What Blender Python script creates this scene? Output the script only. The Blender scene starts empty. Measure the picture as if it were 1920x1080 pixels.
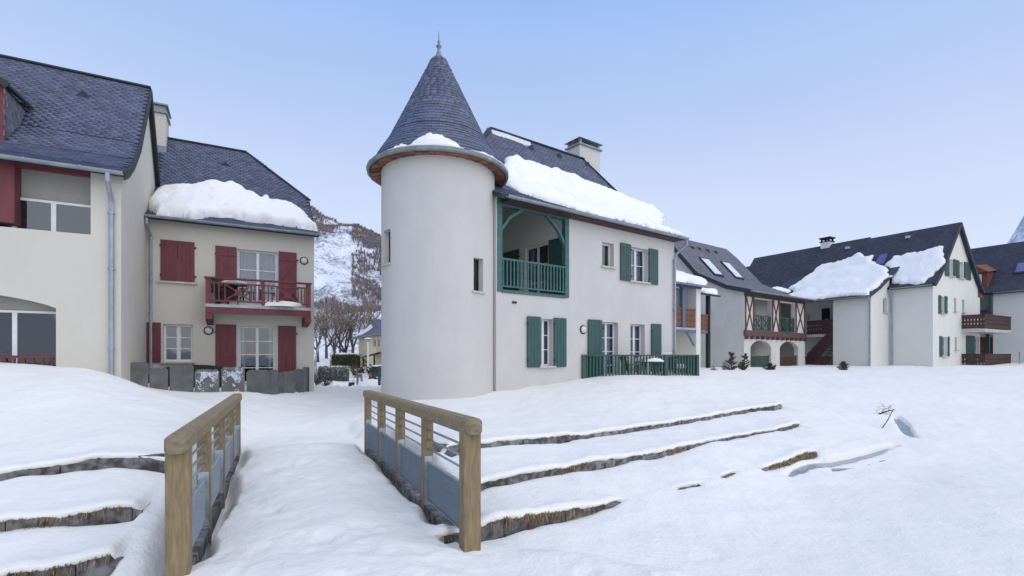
import bpy, math, random
import numpy as np
from mathutils import Vector, Matrix
from mathutils.geometry import tessellate_polygon
random.seed(7); rng = np.random.default_rng(7)
S = bpy.context.scene
R = math.radians
CAMZ = 1.75; FPX = 930.0; CX = 960.0; CY = 665.0     # focal length and horizon of the photograph, in its pixels
# ------------------------------------------------------------------ camera
cd = bpy.data.cameras.new('camera'); cam = bpy.data.objects.new('camera', cd); S.collection.objects.link(cam)
cd.sensor_width = 36; cd.lens = 36*FPX/1920; cd.shift_y = (CY-540)/1920; cd.clip_end = 8000; cd.clip_start = .05
cam.location = (0, 0, CAMZ); cam.rotation_euler = (R(90), 0, 0); S.camera = cam
# ------------------------------------------------------------------ sky and sun
SUN_EL, SUN_AZ = 50, 130            # degrees; azimuth clockwise from +Y (behind the camera, to the right)
w = bpy.data.worlds.new("World"); S.world = w; w.use_nodes = True
nt = w.node_tree; nt.nodes.clear()
sky = nt.nodes.new('ShaderNodeTexSky'); sky.sky_type = 'NISHITA'; sky.sun_disc = False
sky.sun_elevation = R(SUN_EL); sky.sun_rotation = R(SUN_AZ); sky.altitude = 900
sky.air_density = 1.0; sky.dust_density = 1.6; sky.ozone_density = 2.0
bg = nt.nodes.new('ShaderNodeBackground'); bg.inputs['Strength'].default_value = .125
# thin high haze: the sky pales evenly towards the horizon
tc = nt.nodes.new('ShaderNodeTexCoord'); sp = nt.nodes.new('ShaderNodeSeparateXYZ'); rp = nt.nodes.new('ShaderNodeValToRGB')
mx = nt.nodes.new('ShaderNodeMixRGB')
nt.links.new(tc.outputs['Generated'], sp.inputs[0]); nt.links.new(sp.outputs['Z'], rp.inputs[0])
rp.color_ramp.elements[0].position = 0; rp.color_ramp.elements[0].color = (.92,.92,.92,1)
rp.color_ramp.elements[1].position = 1; rp.color_ramp.elements[1].color = (.5,.5,.5,1)
e = rp.color_ramp.elements.new(.55); e.color = (.80,.80,.80,1)
nz = nt.nodes.new('ShaderNodeTexNoise'); nz.inputs['Scale'].default_value = 2.2; nz.inputs['Detail'].default_value = 5
mpp = nt.nodes.new('ShaderNodeMapping'); mpp.inputs['Scale'].default_value = (1, 1, 3.5)
nt.links.new(tc.outputs['Generated'], mpp.inputs[0]); nt.links.new(mpp.outputs[0], nz.inputs['Vector'])
ma = nt.nodes.new('ShaderNodeMath'); ma.operation = 'MULTIPLY_ADD'; ma.inputs[1].default_value = .22; ma.inputs[2].default_value = -.11
ad = nt.nodes.new('ShaderNodeMath'); ad.operation = 'ADD'; ad.use_clamp = True
nt.links.new(nz.outputs['Fac'], ma.inputs[0]); nt.links.new(ma.outputs[0], ad.inputs[0]); nt.links.new(rp.outputs[0], ad.inputs[1])
nt.links.new(ad.outputs[0], mx.inputs[0]); nt.links.new(sky.outputs[0], mx.inputs[1]); 
hc = nt.nodes.new('ShaderNodeValToRGB'); hc.color_ramp.elements[0].color = (.45,.48,.57,1); hc.color_ramp.elements[1].position = .62; hc.color_ramp.elements[1].color = (.20,.32,.58,1)
e = hc.color_ramp.elements.new(.26); e.color = (.40,.45,.57,1)
hs_ = nt.nodes.new('ShaderNodeVectorMath'); hs_.operation = 'SCALE'; hs_.inputs['Scale'].default_value = 10.9
nt.links.new(sp.outputs['Z'], hc.inputs[0]); nt.links.new(hc.outputs[0], hs_.inputs[0]); nt.links.new(hs_.outputs[0], mx.inputs[2])
nt.links.new(mx.outputs[0], bg.inputs[0]); ow = nt.nodes.new('ShaderNodeOutputWorld'); nt.links.new(bg.outputs[0], ow.inputs[0])
sl = bpy.data.lights.new('sun', 'SUN'); sl.energy = 1.5; sl.angle = R(110); sl.color = (1, .91, .78)
so = bpy.data.objects.new('sun', sl); S.collection.objects.link(so)
sd = Vector((math.sin(R(SUN_AZ))*math.cos(R(SUN_EL)), math.cos(R(SUN_AZ))*math.cos(R(SUN_EL)), math.sin(R(SUN_EL))))
so.rotation_euler = sd.to_track_quat('Z', 'Y').to_euler()
vs = S.view_settings; S.display_settings.display_device = 'sRGB'
vs.view_transform = 'Standard'; vs.look = 'None'; vs.exposure = .37; vs.gamma = 1; vs.use_curve_mapping = False
S.render.engine = 'CYCLES'; S.cycles.max_bounces = 6; S.cycles.transparent_max_bounces = 12
# ------------------------------------------------------------------ materials
def newmat(name):
    m = bpy.data.materials.new(name); m.use_nodes = True
    t = m.node_tree; return m, t, t.nodes['Principled BSDF']
def N(t, ty, **kw):
    n = t.nodes.new('ShaderNode'+ty)
    for k, v in kw.items():
        if k in n.inputs: n.inputs[k].default_value = v
        else: setattr(n, k, v)
    return n
def mat(name, col, col2=None, scale=6, rough=.8, bump=.0, bscale=60, metal=0, spec=.5, stretch=(1,1,1), rnd=0, lo=.35, hi=.65, detail=6):
    """two-tone noise colour, fine bump; rnd varies the brightness from piece to piece"""
    m, t, p = newmat(name); L = t.links.new
    col2 = col2 or tuple(c*.82 for c in col)
    tcn = N(t, 'TexCoord'); mp = N(t, 'Mapping', Scale=stretch); L(tcn.outputs['Object'], mp.inputs[0])
    n1 = N(t, 'TexNoise', Scale=scale, Detail=detail); L(mp.outputs[0], n1.inputs['Vector'])
    cr = N(t, 'ValToRGB'); cr.color_ramp.elements[0].position = lo; cr.color_ramp.elements[1].position = hi
    cr.color_ramp.elements[0].color = (*col2, 1); cr.color_ramp.elements[1].color = (*col, 1)
    L(n1.outputs['Fac'], cr.inputs[0]); out = cr.outputs[0]
    if rnd:
        oi = N(t, 'ObjectInfo'); ge = N(t, 'NewGeometry'); ad = N(t, 'Math', operation='ADD'); fr = N(t, 'Math', operation='FRACT')
        L(oi.outputs['Random'], ad.inputs[0]); L(ge.outputs['Random Per Island'], ad.inputs[1]); L(ad.outputs[0], fr.inputs[0])
        mr = N(t, 'MapRange'); mr.inputs['To Min'].default_value = 1-rnd; mr.inputs['To Max'].default_value = 1+rnd
        L(fr.outputs[0], mr.inputs['Value']); vm = N(t, 'VectorMath', operation='SCALE'); L(out, vm.inputs[0]); L(mr.outputs[0], vm.inputs['Scale'])
        out = vm.outputs[0]
    L(out, p.inputs['Base Color'])
    p.inputs['Roughness'].default_value = rough; p.inputs['Metallic'].default_value = metal; p.inputs['Specular IOR Level'].default_value = spec
    if bump:
        n2 = N(t, 'TexNoise', Scale=bscale, Detail=4); L(mp.outputs[0], n2.inputs['Vector'])
        b = N(t, 'Bump', Strength=bump, Distance=.02); L(n2.outputs['Fac'], b.inputs['Height']); L(b.outputs[0], p.inputs['Normal'])
    return m
def stucco(name, col, stain=.78):
    m, t, p = newmat(name); L = t.links.new
    tcn = N(t, 'TexCoord')
    n1 = N(t, 'TexNoise', Scale=.55, Detail=8, Roughness=.62); L(tcn.outputs['Object'], n1.inputs['Vector'])
    mp = N(t, 'Mapping', Scale=(1.3, 1.3, .6)); L(tcn.outputs['Object'], mp.inputs[0])
    n2 = N(t, 'TexNoise', Scale=1.3, Detail=7, Roughness=.6); L(mp.outputs[0], n2.inputs['Vector'])
    a = N(t, 'Math', operation='MULTIPLY_ADD'); a.inputs[1].default_value = .5; L(n2.outputs['Fac'], a.inputs[0])
    h = N(t, 'Math', operation='MULTIPLY'); h.inputs[1].default_value = .5; L(n1.outputs['Fac'], h.inputs[0]); L(h.outputs[0], a.inputs[2])
    cr = N(t, 'ValToRGB'); cr.color_ramp.elements[0].position = .36; cr.color_ramp.elements[1].position = .56
    cr.color_ramp.elements[0].color = (*[c*stain*k for c, k in zip(col, (.99,1,1.01))], 1); cr.color_ramp.elements[1].color = (*col, 1)
    e = cr.color_ramp.elements.new(.46); e.color = (*[c*(1+stain*2)/3 for c in col], 1)
    L(a.outputs[0], cr.inputs[0]); L(cr.outputs[0], p.inputs['Base Color']); p.inputs['Roughness'].default_value = .92
    n3 = N(t, 'TexNoise', Scale=45, Detail=5); L(tcn.outputs['Object'], n3.inputs['Vector'])
    n4 = N(t, 'TexNoise', Scale=3, Detail=3); L(tcn.outputs['Object'], n4.inputs['Vector'])
    b = N(t, 'Bump', Strength=.3, Distance=.01); L(n3.outputs['Fac'], b.inputs['Height'])
    b2 = N(t, 'Bump', Strength=.35, Distance=.04); L(n4.outputs['Fac'], b2.inputs['Height']); L(b.outputs[0], b2.inputs['Normal']); L(b2.outputs[0], p.inputs['Normal'])
    return m
def slate_far(name, col, sc=1):
    """slate roofing seen from far: coursed brick pattern"""
    m, t, p = newmat(name); L = t.links.new
    uv = N(t, 'UVMap'); br = N(t, 'TexBrick', Scale=1.0); br.inputs['Brick Width'].default_value = .24; br.inputs['Row Height'].default_value = .13
    br.inputs['Mortar Size'].default_value = .008; br.inputs['Color1'].default_value = (*col, 1); br.inputs['Color2'].default_value = (*[c*1.5 for c in col], 1)
    br.inputs['Mortar'].default_value = (*[c*.35 for c in col], 1); L(uv.outputs[0], br.inputs['Vector'])
    n1 = N(t, 'TexNoise', Scale=.8, Detail=6); L(uv.outputs[0], n1.inputs['Vector'])
    mr = N(t, 'MapRange'); mr.inputs['To Min'].default_value = .75; mr.inputs['To Max'].default_value = 1.3; L(n1.outputs['Fac'], mr.inputs['Value'])
    vm = N(t, 'VectorMath', operation='SCALE'); L(br.outputs['Color'], vm.inputs[0]); L(mr.outputs[0], vm.inputs['Scale']); L(vm.outputs[0], p.inputs['Base Color'])
    b = N(t, 'Bump', Strength=.6, Distance=.02, invert=True); L(br.outputs['Fac'], b.inputs['Height']); L(b.outputs[0], p.inputs['Normal'])
    p.inputs['Roughness'].default_value = .75; p.inputs['Specular IOR Level'].default_value = .25
    return m
def glassmat():
    m, t, p = newmat('window_glass'); L = t.links.new
    g = N(t, 'BsdfGlossy', Roughness=.03, Color=(.9, .93, 1, 1)); tr = N(t, 'BsdfTransparent', Color=(.72, .76, .8, 1))
    fr = N(t, 'LayerWeight', Blend=.5); pw = N(t, 'Math', operation='POWER'); pw.inputs[1].default_value = 4; L(fr.outputs['Facing'], pw.inputs[0]); a = N(t, 'Math', operation='MULTIPLY_ADD'); a.inputs[1].default_value = .8; a.inputs[2].default_value = .07; a.use_clamp = True
    n = N(t, 'TexNoise', Scale=1.5, Detail=1); tcn = N(t, 'TexCoord'); L(tcn.outputs['Object'], n.inputs['Vector'])
    b = N(t, 'Bump', Strength=.12, Distance=.05); L(n.outputs['Fac'], b.inputs['Height']); L(b.outputs[0], g.inputs['Normal'])
    L(pw.outputs[0], a.inputs[0]); mi = N(t, 'MixShader'); L(a.outputs[0], mi.inputs[0]); L(tr.outputs[0], mi.inputs[1]); L(g.outputs[0], mi.inputs[2])
    L(mi.outputs[0], t.nodes['Material Output'].inputs[0]); return m
def snowmat(name='snow', col=(.85, .835, .785), k=1.0, big=.75):
    m, t, p = newmat(name); L = t.links.new
    ge = N(t, 'NewGeometry'); mp = ge.outputs['Position']
    n1 = N(t, 'TexNoise', Scale=.35, Detail=4); L(mp, n1.inputs['Vector'])
    cr = N(t, 'ValToRGB'); cr.color_ramp.elements[0].position = .35; cr.color_ramp.elements[1].position = .65
    cr.color_ramp.elements[0].color = (*[c*.96 for c in col], 1); cr.color_ramp.elements[1].color = (*col, 1)
    L(n1.outputs['Fac'], cr.inputs[0]); L(cr.outputs[0], p.inputs['Base Color'])
    n2 = N(t, 'TexNoise', Scale=28, Detail=6, Roughness=.6); L(mp, n2.inputs['Vector'])
    n3 = N(t, 'TexNoise', Scale=3.5, Detail=5, Roughness=.55); L(mp, n3.inputs['Vector'])
    b = N(t, 'Bump', Strength=.4*k, Distance=.012); L(n2.outputs['Fac'], b.inputs['Height'])
    b2 = N(t, 'Bump', Strength=big*k, Distance=.05); L(n3.outputs['Fac'], b2.inputs['Height']); L(b.outputs[0], b2.inputs['Normal']); L(b2.outputs[0], p.inputs['Normal'])
    p.inputs['Roughness'].default_value = .75; p.inputs['Specular IOR Level'].default_value = .25
    return m
def mountmat():
    m, t, p = newmat('snowy_mountainside'); L = t.links.new
    ge = N(t, 'NewGeometry'); mp = N(t, 'Mapping', Scale=(1, 1, 1)); L(ge.outputs['Position'], mp.inputs[0])
    n1 = N(t, 'TexNoise', Scale=.03, Detail=8, Roughness=.68); L(mp.outputs[0], n1.inputs['Vector'])
    n2 = N(t, 'TexNoise', Scale=.5, Detail=6, Roughness=.75); L(mp.outputs[0], n2.inputs['Vector'])
    a = N(t, 'Math', operation='MULTIPLY_ADD'); a.inputs[1].default_value = .5; L(n2.outputs['Fac'], a.inputs[0]); 
    h = N(t, 'Math', operation='MULTIPLY'); h.inputs[1].default_value = .5; L(n1.outputs['Fac'], h.inputs[0]); L(h.outputs[0], a.inputs[2])
    cr = N(t, 'ValToRGB'); el = cr.color_ramp.elements
    el[0].position = .43; el[0].color = (.20, .185, .20, 1); el[1].position = .53; el[1].color = (.70, .74, .82, 1)  # dark tone paled: distance haze is put into the colour
    L(a.outputs[0], cr.inputs[0]); L(cr.outputs[0], p.inputs['Base Color']); p.inputs['Roughness'].default_value = .9
    return m
M = dict(
 cream=stucco('cream_render', (.585, .56, .49), .955), tower=stucco('pinkish_grey_render', (.56, .54, .52), .93), white=stucco('white_render', (.70, .69, .64), .95),
 half=stucco('half_timber_render', (.60, .585, .545), .88), yellow=stucco('yellow_render', (.72, .62, .40), .95), grey=stucco('grey_panel', (.34, .33, .31), .85),
 slate=mat('slate', (.115, .135, .21), (.075, .088, .145), 5, .48, .25, 40, rnd=.23), slateb=mat('slate_underlay', (.035, .038, .05), None, 5, .8),  # slate blued and lightened: sky reflection put into its base colour
 slfar=slate_far('far_slate', (.042, .046, .068)), slfar2=slate_far('far_slate_lighter', (.115, .12, .14)),
 cheek=mat('cheek_slate', (.19, .205, .24), (.12, .13, .16), 6, .6, .3, 40, rnd=.25),
 red=mat('dark_red_paint', (.165, .034, .046), (.125, .027, .036), 9, .6, .3, 50, stretch=(1,1,.2)), green=mat('dark_green_paint', (.030, .088, .080), (.022, .068, .062), 9, .6, .3, 50, stretch=(1,1,.2)),
 teal=mat('teal_green_paint', (.045, .135, .13), (.033, .095, .095), 7, .6, .3, 50), blue=mat('blue_grey_paint', (.10, .14, .24), None, 8, .6),
 brown=mat('dark_brown_wood', (.070, .032, .030), (.045, .02, .02), 10, .7, .3, 60, stretch=(1,1,.2)), redwood=mat('reddish_wood', (.22, .085, .05), (.13, .05, .03), 9, .7, .3, 50),
 tim=mat('brown_timber', (.12, .06, .05), (.08, .04, .035), 10, .7, .3, 60),
 soffit=mat('orange_wood_soffit', (.27, .115, .055), (.10, .038, .032), 3, .7, .3, 40, lo=.4, hi=.6),
 wood=mat('weathered_pine', (.34, .25, .13), (.18, .14, .08), 4, .75, .5, 70, stretch=(9, 9, 1.2), lo=.3, hi=.7),
 woodh=mat('weathered_handrail', (.33, .255, .15), (.20, .16, .105), 5, .8, .6, 80, stretch=(3, 3, 6), lo=.3, hi=.66),
 steel=mat('galvanised_steel', (.42, .46, .50), (.30, .34, .38), 8, .42, .2, 60, metal=.6), zinc=mat('zinc', (.30, .33, .36), (.22, .25, .29), 4, .45, .1, 30, metal=.45),
 zincd=mat('patinated_zinc', (.25, .29, .31), (.17, .20, .22), 4, .5, .1, 30, metal=.35),
 pipe=mat('zinc_downpipe', (.36, .39, .44), (.28, .31, .36), 4, .45, .1, 30, metal=.45), iron=mat('black_iron', (.02, .02, .022), None, 8, .6),
 pvc=mat('white_window_frame', (.72, .73, .74), (.66, .67, .68), 8, .4), glass=glassmat(), curtain=mat('net_curtain', (.55, .56, .58), (.38, .39, .41), 3, .9, stretch=(8, 8, .5)),
 sill=mat('pale_stone_sill', (.55, .53, .49), (.42, .40, .38), 8, .8, .3, 60), concrete=mat('concrete', (.46, .46, .45), (.33, .33, .33), 5, .85, .3, 40),
 slab=mat('standing_slate_slab', (.155, .155, .158), (.10, .10, .108), 3, .72, .5, 25, rnd=.38), edge=mat('edging_slab', (.21, .21, .215), (.06, .055, .055), 9, .85, .8, 22, rnd=.35, lo=.38, hi=.6),
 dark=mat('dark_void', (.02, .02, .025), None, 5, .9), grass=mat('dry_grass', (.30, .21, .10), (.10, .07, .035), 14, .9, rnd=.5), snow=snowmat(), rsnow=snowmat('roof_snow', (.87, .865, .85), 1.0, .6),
 frost=mat('frost', (.72, .74, .78), (.5, .52, .56), 20, .8), ice=mat('slushy_stream_water', (.30, .34, .37), (.20, .235, .26), 3, .22, .35, 14, spec=.6),
 lampw=mat('lamp_opal_glass', (.66, .66, .58), (.6, .6, .52), 8, .4), bark=mat('bark', (.12, .09, .075), (.06, .048, .042), 6, .9, .5, 30), twig=mat('bare_twigs', (.25, .20, .17), (.14, .11, .09), 4, .9, rnd=.4),
 pale=mat('pale_bark', (.45, .43, .42), (.25, .24, .24), 5, .9), leaf=mat('hedge_leaves', (.085, .115, .035), (.04, .06, .02), 5, .7, rnd=.5), pine=mat('dwarf_pine_needles', (.065, .07, .045), (.10, .07, .045), 5, .8, rnd=.5),
 frleaf=mat('frosted_leaves', (.30, .33, .31), (.12, .15, .11), 5, .8, rnd=.5), plastic=mat('dark_green_plastic', (.018, .05, .04), None, 5, .4), paint=mat('car_paint', (.02, .055, .05), None, 5, .3),
 skin=mat('skin', (.5, .3, .22), None, 5, .6), coat=mat('navy_jacket', (.018, .02, .035), None, 5, .8), trous=mat('grey_trousers', (.22, .21, .20), None, 5, .9), hair=mat('dark_hair', (.015, .012, .01), None, 5, .8),
 tail=mat('red_tail_light', (.6, .02, .05), None, 5, .25), rubber=mat('black_rubber', (.02, .02, .02), None, 5, .8), mount=mountmat(), hilltree=mat('hillside_trees', (.27, .235, .24), (.17, .145, .155), 5, .9, rnd=.4), blueg=mat('blue_pane_painted_reflection', (.07, .07, .28), (.13, .14, .34), 5, .2),  # haze paled into the hillside trees' colour; reflection painted into the pane's blue
)
# ------------------------------------------------------------------ mesh helpers
col = S.collection
ORG = {}
def V(*a): return Vector(a)
class MB:
    def __init__(s): s.v = []; s.f = []
    def add(s, vs, fs):
        o = len(s.v); s.v += [tuple(p) for p in vs]; s.f += [tuple(i+o for i in q) for q in fs]
    def box8(s, p):     # p: 8 points, bottom 4 then top 4
        s.add(p, [(3,2,1,0), (4,5,6,7), (0,1,5,4), (1,2,6,5), (2,3,7,6), (3,0,4,7)])
    def bar(s, p, q, wd, ht, up=None):
        p = Vector(p); q = Vector(q); a = (q-p).normalized(); up = Vector(up) if up else V(0,0,1)
        if abs(a.dot(up)) > .99: up = V(1,0,0)
        x = a.cross(up).normalized()*wd/2; y = x.cross(a).normalized()*ht/2
        s.box8([p-x-y, p+x-y, q+x-y, q-x-y, p-x+y, p+x+y, q+x+y, q-x+y])
    def tube(s, pts, r, n=8, cap=True):
        pts = [Vector(p) for p in pts]; rs = r if isinstance(r, (list, tuple)) else [r]*len(pts); o = len(s.v); ref = V(.3,.2,1)
        for i, p in enumerate(pts):
            a = (pts[min(i+1, len(pts)-1)]-pts[max(i-1, 0)]).normalized(); x = a.cross(ref)
            if x.length < .05: x = a.cross(V(1,0,0))
            x.normalize(); y = a.cross(x)
            for k in range(n):
                t = 2*math.pi*k/n; s.v.append(tuple(p+(x*math.cos(t)+y*math.sin(t))*rs[i]))
        for i in range(len(pts)-1):
            for k in range(n):
                a = o+i*n+k; b = o+i*n+(k+1) % n; s.f.append((a, b, b+n, a+n))
        if cap: s.f.append(tuple(o+k for k in range(n))[::-1]); s.f.append(tuple(o+(len(pts)-1)*n+k for k in range(n)))
    def lathe(s, c, prof, n=24, a0=0, a1=2*math.pi, close=True):
        o = len(s.v); m = n if close else n+1
        for r, z in prof:
            for k in range(m):
                t = a0+(a1-a0)*k/n; s.v.append((c[0]+r*math.cos(t), c[1]+r*math.sin(t), c[2]+z))
        for i in range(len(prof)-1):
            for k in range(n):
                a = o+i*m+k; b = o+i*m+((k+1) % n if close else k+1); s.f.append((a, b, b+m, a+m))
    def build(s, name, material, parent=None, smooth=False, root=None, uv=None):
        org = root if root is not None else (ORG.get(parent.name, V(0,0,0)) if parent else V(0,0,0))
        me = bpy.data.meshes.new(name)
        me.from_pydata([(a-org[0], b-org[1], c-org[2]) for a, b, c in s.v], [], s.f)
        me.materials.append(material); me.update()
        if smooth: me.polygons.foreach_set('use_smooth', [True]*len(me.polygons))
        if uv: 
            l = me.uv_layers.new(name='UVMap'); data = np.zeros((len(me.loops), 2), 'f')
            vi = np.empty(len(me.loops), 'i'); me.loops.foreach_get('vertex_index', vi)
            data[:] = np.array(uv, 'f')[vi]; l.data.foreach_set('uv', data.ravel())
        o = bpy.data.objects.new(name, me); col.objects.link(o)
        if parent: o.parent = parent; ORG[o.name] = org
        else: o.location = org; ORG[o.name] = org
        return o
def npmesh(name, v, f, material, parent=None, smooth=True, root=None):
    v = np.asarray(v, 'f'); f = np.asarray(f, 'i'); k = f.shape[1]
    org = root if root is not None else (ORG.get(parent.name, V(0,0,0)) if parent else V(0,0,0))
    me = bpy.data.meshes.new(name); v = v-np.array(org, 'f')
    me.vertices.add(len(v)); me.vertices.foreach_set('co', v.ravel())
    me.loops.add(f.size); me.loops.foreach_set('vertex_index', f.ravel())
    me.polygons.add(len(f)); me.polygons.foreach_set('loop_start', np.arange(0, f.size, k, dtype='i')); me.polygons.foreach_set('loop_total', np.full(len(f), k, 'i'))
    me.materials.append(material); me.update(); me.validate()
    if smooth: me.polygons.foreach_set('use_smooth', [True]*len(me.polygons))
    o = bpy.data.objects.new(name, me); col.objects.link(o)
    if parent: o.parent = parent
    else: o.location = org
    ORG[o.name] = V(*org)
    return o
def tag(o, label=None, cat=None, group=None, kind=None):
    if label: o['label'] = label
    if cat: o['category'] = cat
    if group: o['group'] = group
    if kind: o['kind'] = kind
    return o
def thing(name, label, cat, loc, group=None):
    o = bpy.data.objects.new(name, None); col.objects.link(o); o.location = loc; o.empty_display_size = .2
    ORG[o.name] = V(*loc); return tag(o, label, cat, group)
def place(me, name, M4, parent):      # an object sharing mesh data, world matrix M4
    o = bpy.data.objects.new(name, me); col.objects.link(o); o.parent = parent
    o.matrix_local = Matrix.Translation(-ORG[parent.name]) @ M4
    return o
class Fr:
    """a vertical plane: s along it (left to right as seen), w away from the viewer, z up"""
    def __init__(s, o, d):
        l = math.hypot(*d); s.o = o; s.d = (d[0]/l, d[1]/l); s.n = (-s.d[1], s.d[0])
    def P(s, a, w, z): return V(s.o[0]+s.d[0]*a+s.n[0]*w, s.o[1]+s.d[1]*a+s.n[1]*w, z)
    def px(s, px, py, w=0):
        rx = (px-CX)/FPX; bx = s.o[0]+s.n[0]*w; by = s.o[1]+s.n[1]*w
        a = (rx*by-bx)/(s.d[0]-rx*s.d[1]); Y = by+s.d[1]*a
        return a, CAMZ+(CY-py)*Y/FPX
    def side(s, a, rev=False):        # the plane s = a: running away from the viewer
        p = s.P(a, 0, 0); return Fr((p.x, p.y), (s.n[0], s.n[1])) if not rev else Fr((p.x, p.y), (-s.n[0], -s.n[1]))
def at(px, Y, z): return V((px-CX)/FPX*Y, Y, z)
def pt(px, py, Y): return V((px-CX)/FPX*Y, Y, CAMZ+(CY-py)*Y/FPX)
def fbox(mb, F, s0, s1, w0, w1, z0, z1):
    mb.box8([F.P(s0,w0,z0), F.P(s1,w0,z0), F.P(s1,w1,z0), F.P(s0,w1,z0), F.P(s0,w0,z1), F.P(s1,w0,z1), F.P(s1,w1,z1), F.P(s0,w1,z1)])
def rect(s0, s1, z0, z1): return [(s0,z0), (s1,z0), (s1,z1), (s0,z1)]
def wall(F, outer, holes, w, depth, material, parent, name='wall'):
    mb = MB(); polys = [[V(a, b, 0) for a, b in outer]]+[[V(a, b, 0) for a, b in h] for h in holes]
    tri = tessellate_polygon(polys); flat = [p for q in polys for p in q]
    mb.add([F.P(p.x, w, p.y) for p in flat], [tuple(t) for t in tri])
    for h in holes:
        n = len(h)
        for i in range(n):
            a, b = h[i], h[(i+1) % n]
            mb.add([F.P(a[0],w,a[1]), F.P(b[0],w,b[1]), F.P(b[0],w+depth,b[1]), F.P(a[0],w+depth,a[1])], [(0,1,2,3)])
    return mb.build(name, material, parent)
# ------------------------------------------------------------------ building parts
def window(F, par, s0, s1, z0, z1, w, leaves=2, rows=3, cols=1, fr=.055, material=None, curtain=.0, sill=True, name='window'):
    material = material or M['pvc']; mb = MB(); W = w; t = .05
    fbox(mb, F, s0, s0+fr, W, W+t, z0, z1); fbox(mb, F, s1-fr, s1, W, W+t, z0, z1)
    fbox(mb, F, s0+fr, s1-fr, W, W+t, z1-fr, z1); fbox(mb, F, s0+fr, s1-fr, W, W+t, z0, z0+fr)
    lw = (s1-s0-2*fr)/leaves; panes = []
    for i in range(leaves):
        a = s0+fr+i*lw; b = a+lw
        if i: fbox(mb, F, a-fr*.8, a+fr*.8, W-.012, W+t-.005, z0+fr, z1-fr)
        cw = (b-a)/cols
        for c in range(1, cols): fbox(mb, F, a+c*cw-.014, a+c*cw+.014, W+.01, W+t-.01, z0+fr, z1-fr)
        rh = (z1-z0-2*fr)/rows
        for r in range(1, rows): fbox(mb, F, a+(fr*.8 if i else 0), b-(fr*.8 if i < leaves-1 else 0), W+.012, W+t-.012, z0+fr+r*rh-.014, z0+fr+r*rh+.014)
        for c in range(cols):
            for r in range(rows): panes.append((a+c*cw, a+(c+1)*cw, z0+fr+r*rh, z0+fr+(r+1)*rh))
    win = mb.build(name, material, par)
    for a, b, c, d in panes:
        p = MB(); fbox(p, F, a+.003, b-.003, W+.024, W+.028, c+.003, d-.003); p.build('pane', M['glass'], win)
    if curtain:
        p = MB(); n = 24
        for i in range(n):
            a = s0+(s1-s0)*i/n; b = s0+(s1-s0)*(i+1)/n; u = W+.16+.035*math.sin(i*1.9); v_ = W+.16+.035*math.sin((i+1)*1.9)
            if curtain < 1 and abs((i+.5)/n-.5) < .5-curtain/2: continue
            p.add([F.P(a,u,z0), F.P(b,v_,z0), F.P(b,v_,z1), F.P(a,u,z1)], [(0,1,2,3)])
        p.build('curtain', M['curtain'], win)
    p = MB(); fbox(p, F, s0-.5, s1+.5, W+.9, W+.95, z0-.4, z1+.3); p.build('room_shade_sheet', M['dark'], win)  # near-black sheet: the unlit room's shade put into its colour
    if sill:
        p = MB(); fbox(p, F, s0-.06, s1+.06, w-.30, w, z0-.06, z0-.002); p.build('sill', M['sill'], win)
    return win
def shutter(F, par, s0, s1, z0, z1, w, material, brace=0, label=None, hinge=None):
    mb = MB(); n = max(3, round((s1-s0)/.13)); bw = (s1-s0)/n; t = .035
    for i in range(n): fbox(mb, F, s0+i*bw+.004, s0+(i+1)*bw-.004, w-t, w, z0, z1)
    fbox(mb, F, s0+.002, s1-.002, w-t*.6, w-.004, z0+.003, z1-.003)
    if brace:
        hh = z1-z0; za, zb = z0+hh*.14, z1-hh*.14
        for z in (za, zb): fbox(mb, F, s0+.01, s1-.01, w-t-.022, w-t, z-.045, z+.045)
        a, b = (s0+.05, s1-.05) if brace > 0 else (s1-.05, s0+.05)
        p = F.P(a, w-t-.010, zb-.05); q = F.P(b, w-t-.010, (za+zb)/2-(.05 if hh < 1.6 else 0) if hh > 1.6 else za+.05)
        mb.bar(p, q, .075, .02, up=(-F.n[0], -F.n[1], 0))
        if hh > 1.6: fbox(mb, F, s0+.01, s1-.01, w-t-.022, w-t, (za+zb)/2-.12, (za+zb)/2-.04)
    o = mb.build('shutter', material, par)
    if label: o['label'] = label
    h = MB(); hs = s0 if (hinge or 1) < 0 else s1
    for z in (z0+(z1-z0)*.14, z1-(z1-z0)*.14): fbox(h, F, hs-.02, hs+.05, w-.055, w-.01, z-.025, z+.025)
    h.build('hinge', M['iron'], o)
    return o
def gutter(F, par, s0, s1, w, z, r=.075, material=None):
    mb = MB(); n = 8; pr = []
    for k in range(n+1):
        t = math.pi+math.pi*k/n; pr.append((w+r*math.cos(t), z+r*math.sin(t)))
    pr = pr+[(a, b+.006) for a, b in [(w+r*.9, z), (w, z-r*.88), (w-r*.9, z)]]
    m = len(pr)
    for s_ in (s0, s1): mb.v += [tuple(F.P(s_, a, b)) for a, b in pr]
    mb.f += [(k, (k+1) % m, m+(k+1) % m, m+k) for k in range(m)]
    k = s0+.5
    while k < s1: fbox(mb, F, k, k+.03, w-r-.006, w-r+.004, z-.03, z+.015); k += 1.0
    return mb.build('gutter', material or M['zinc'], par, smooth=False)
def downpipe(par, pts, r=.05, collars=()):
    mb = MB(); mb.tube(pts, r, 10)
    for c in collars: mb.tube([V(*c)-V(0,0,.03), V(*c)+V(0,0,.03)], r*1.35, 10)
    return mb.build('downpipe', M['pipe'], par, smooth=False)
def interp(pr, w):
    for (a, b), (c, d) in zip(pr, pr[1:]):
        if w <= c: return b+(d-b)*(w-a)/(c-a)
    return pr[-1][1]
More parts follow.
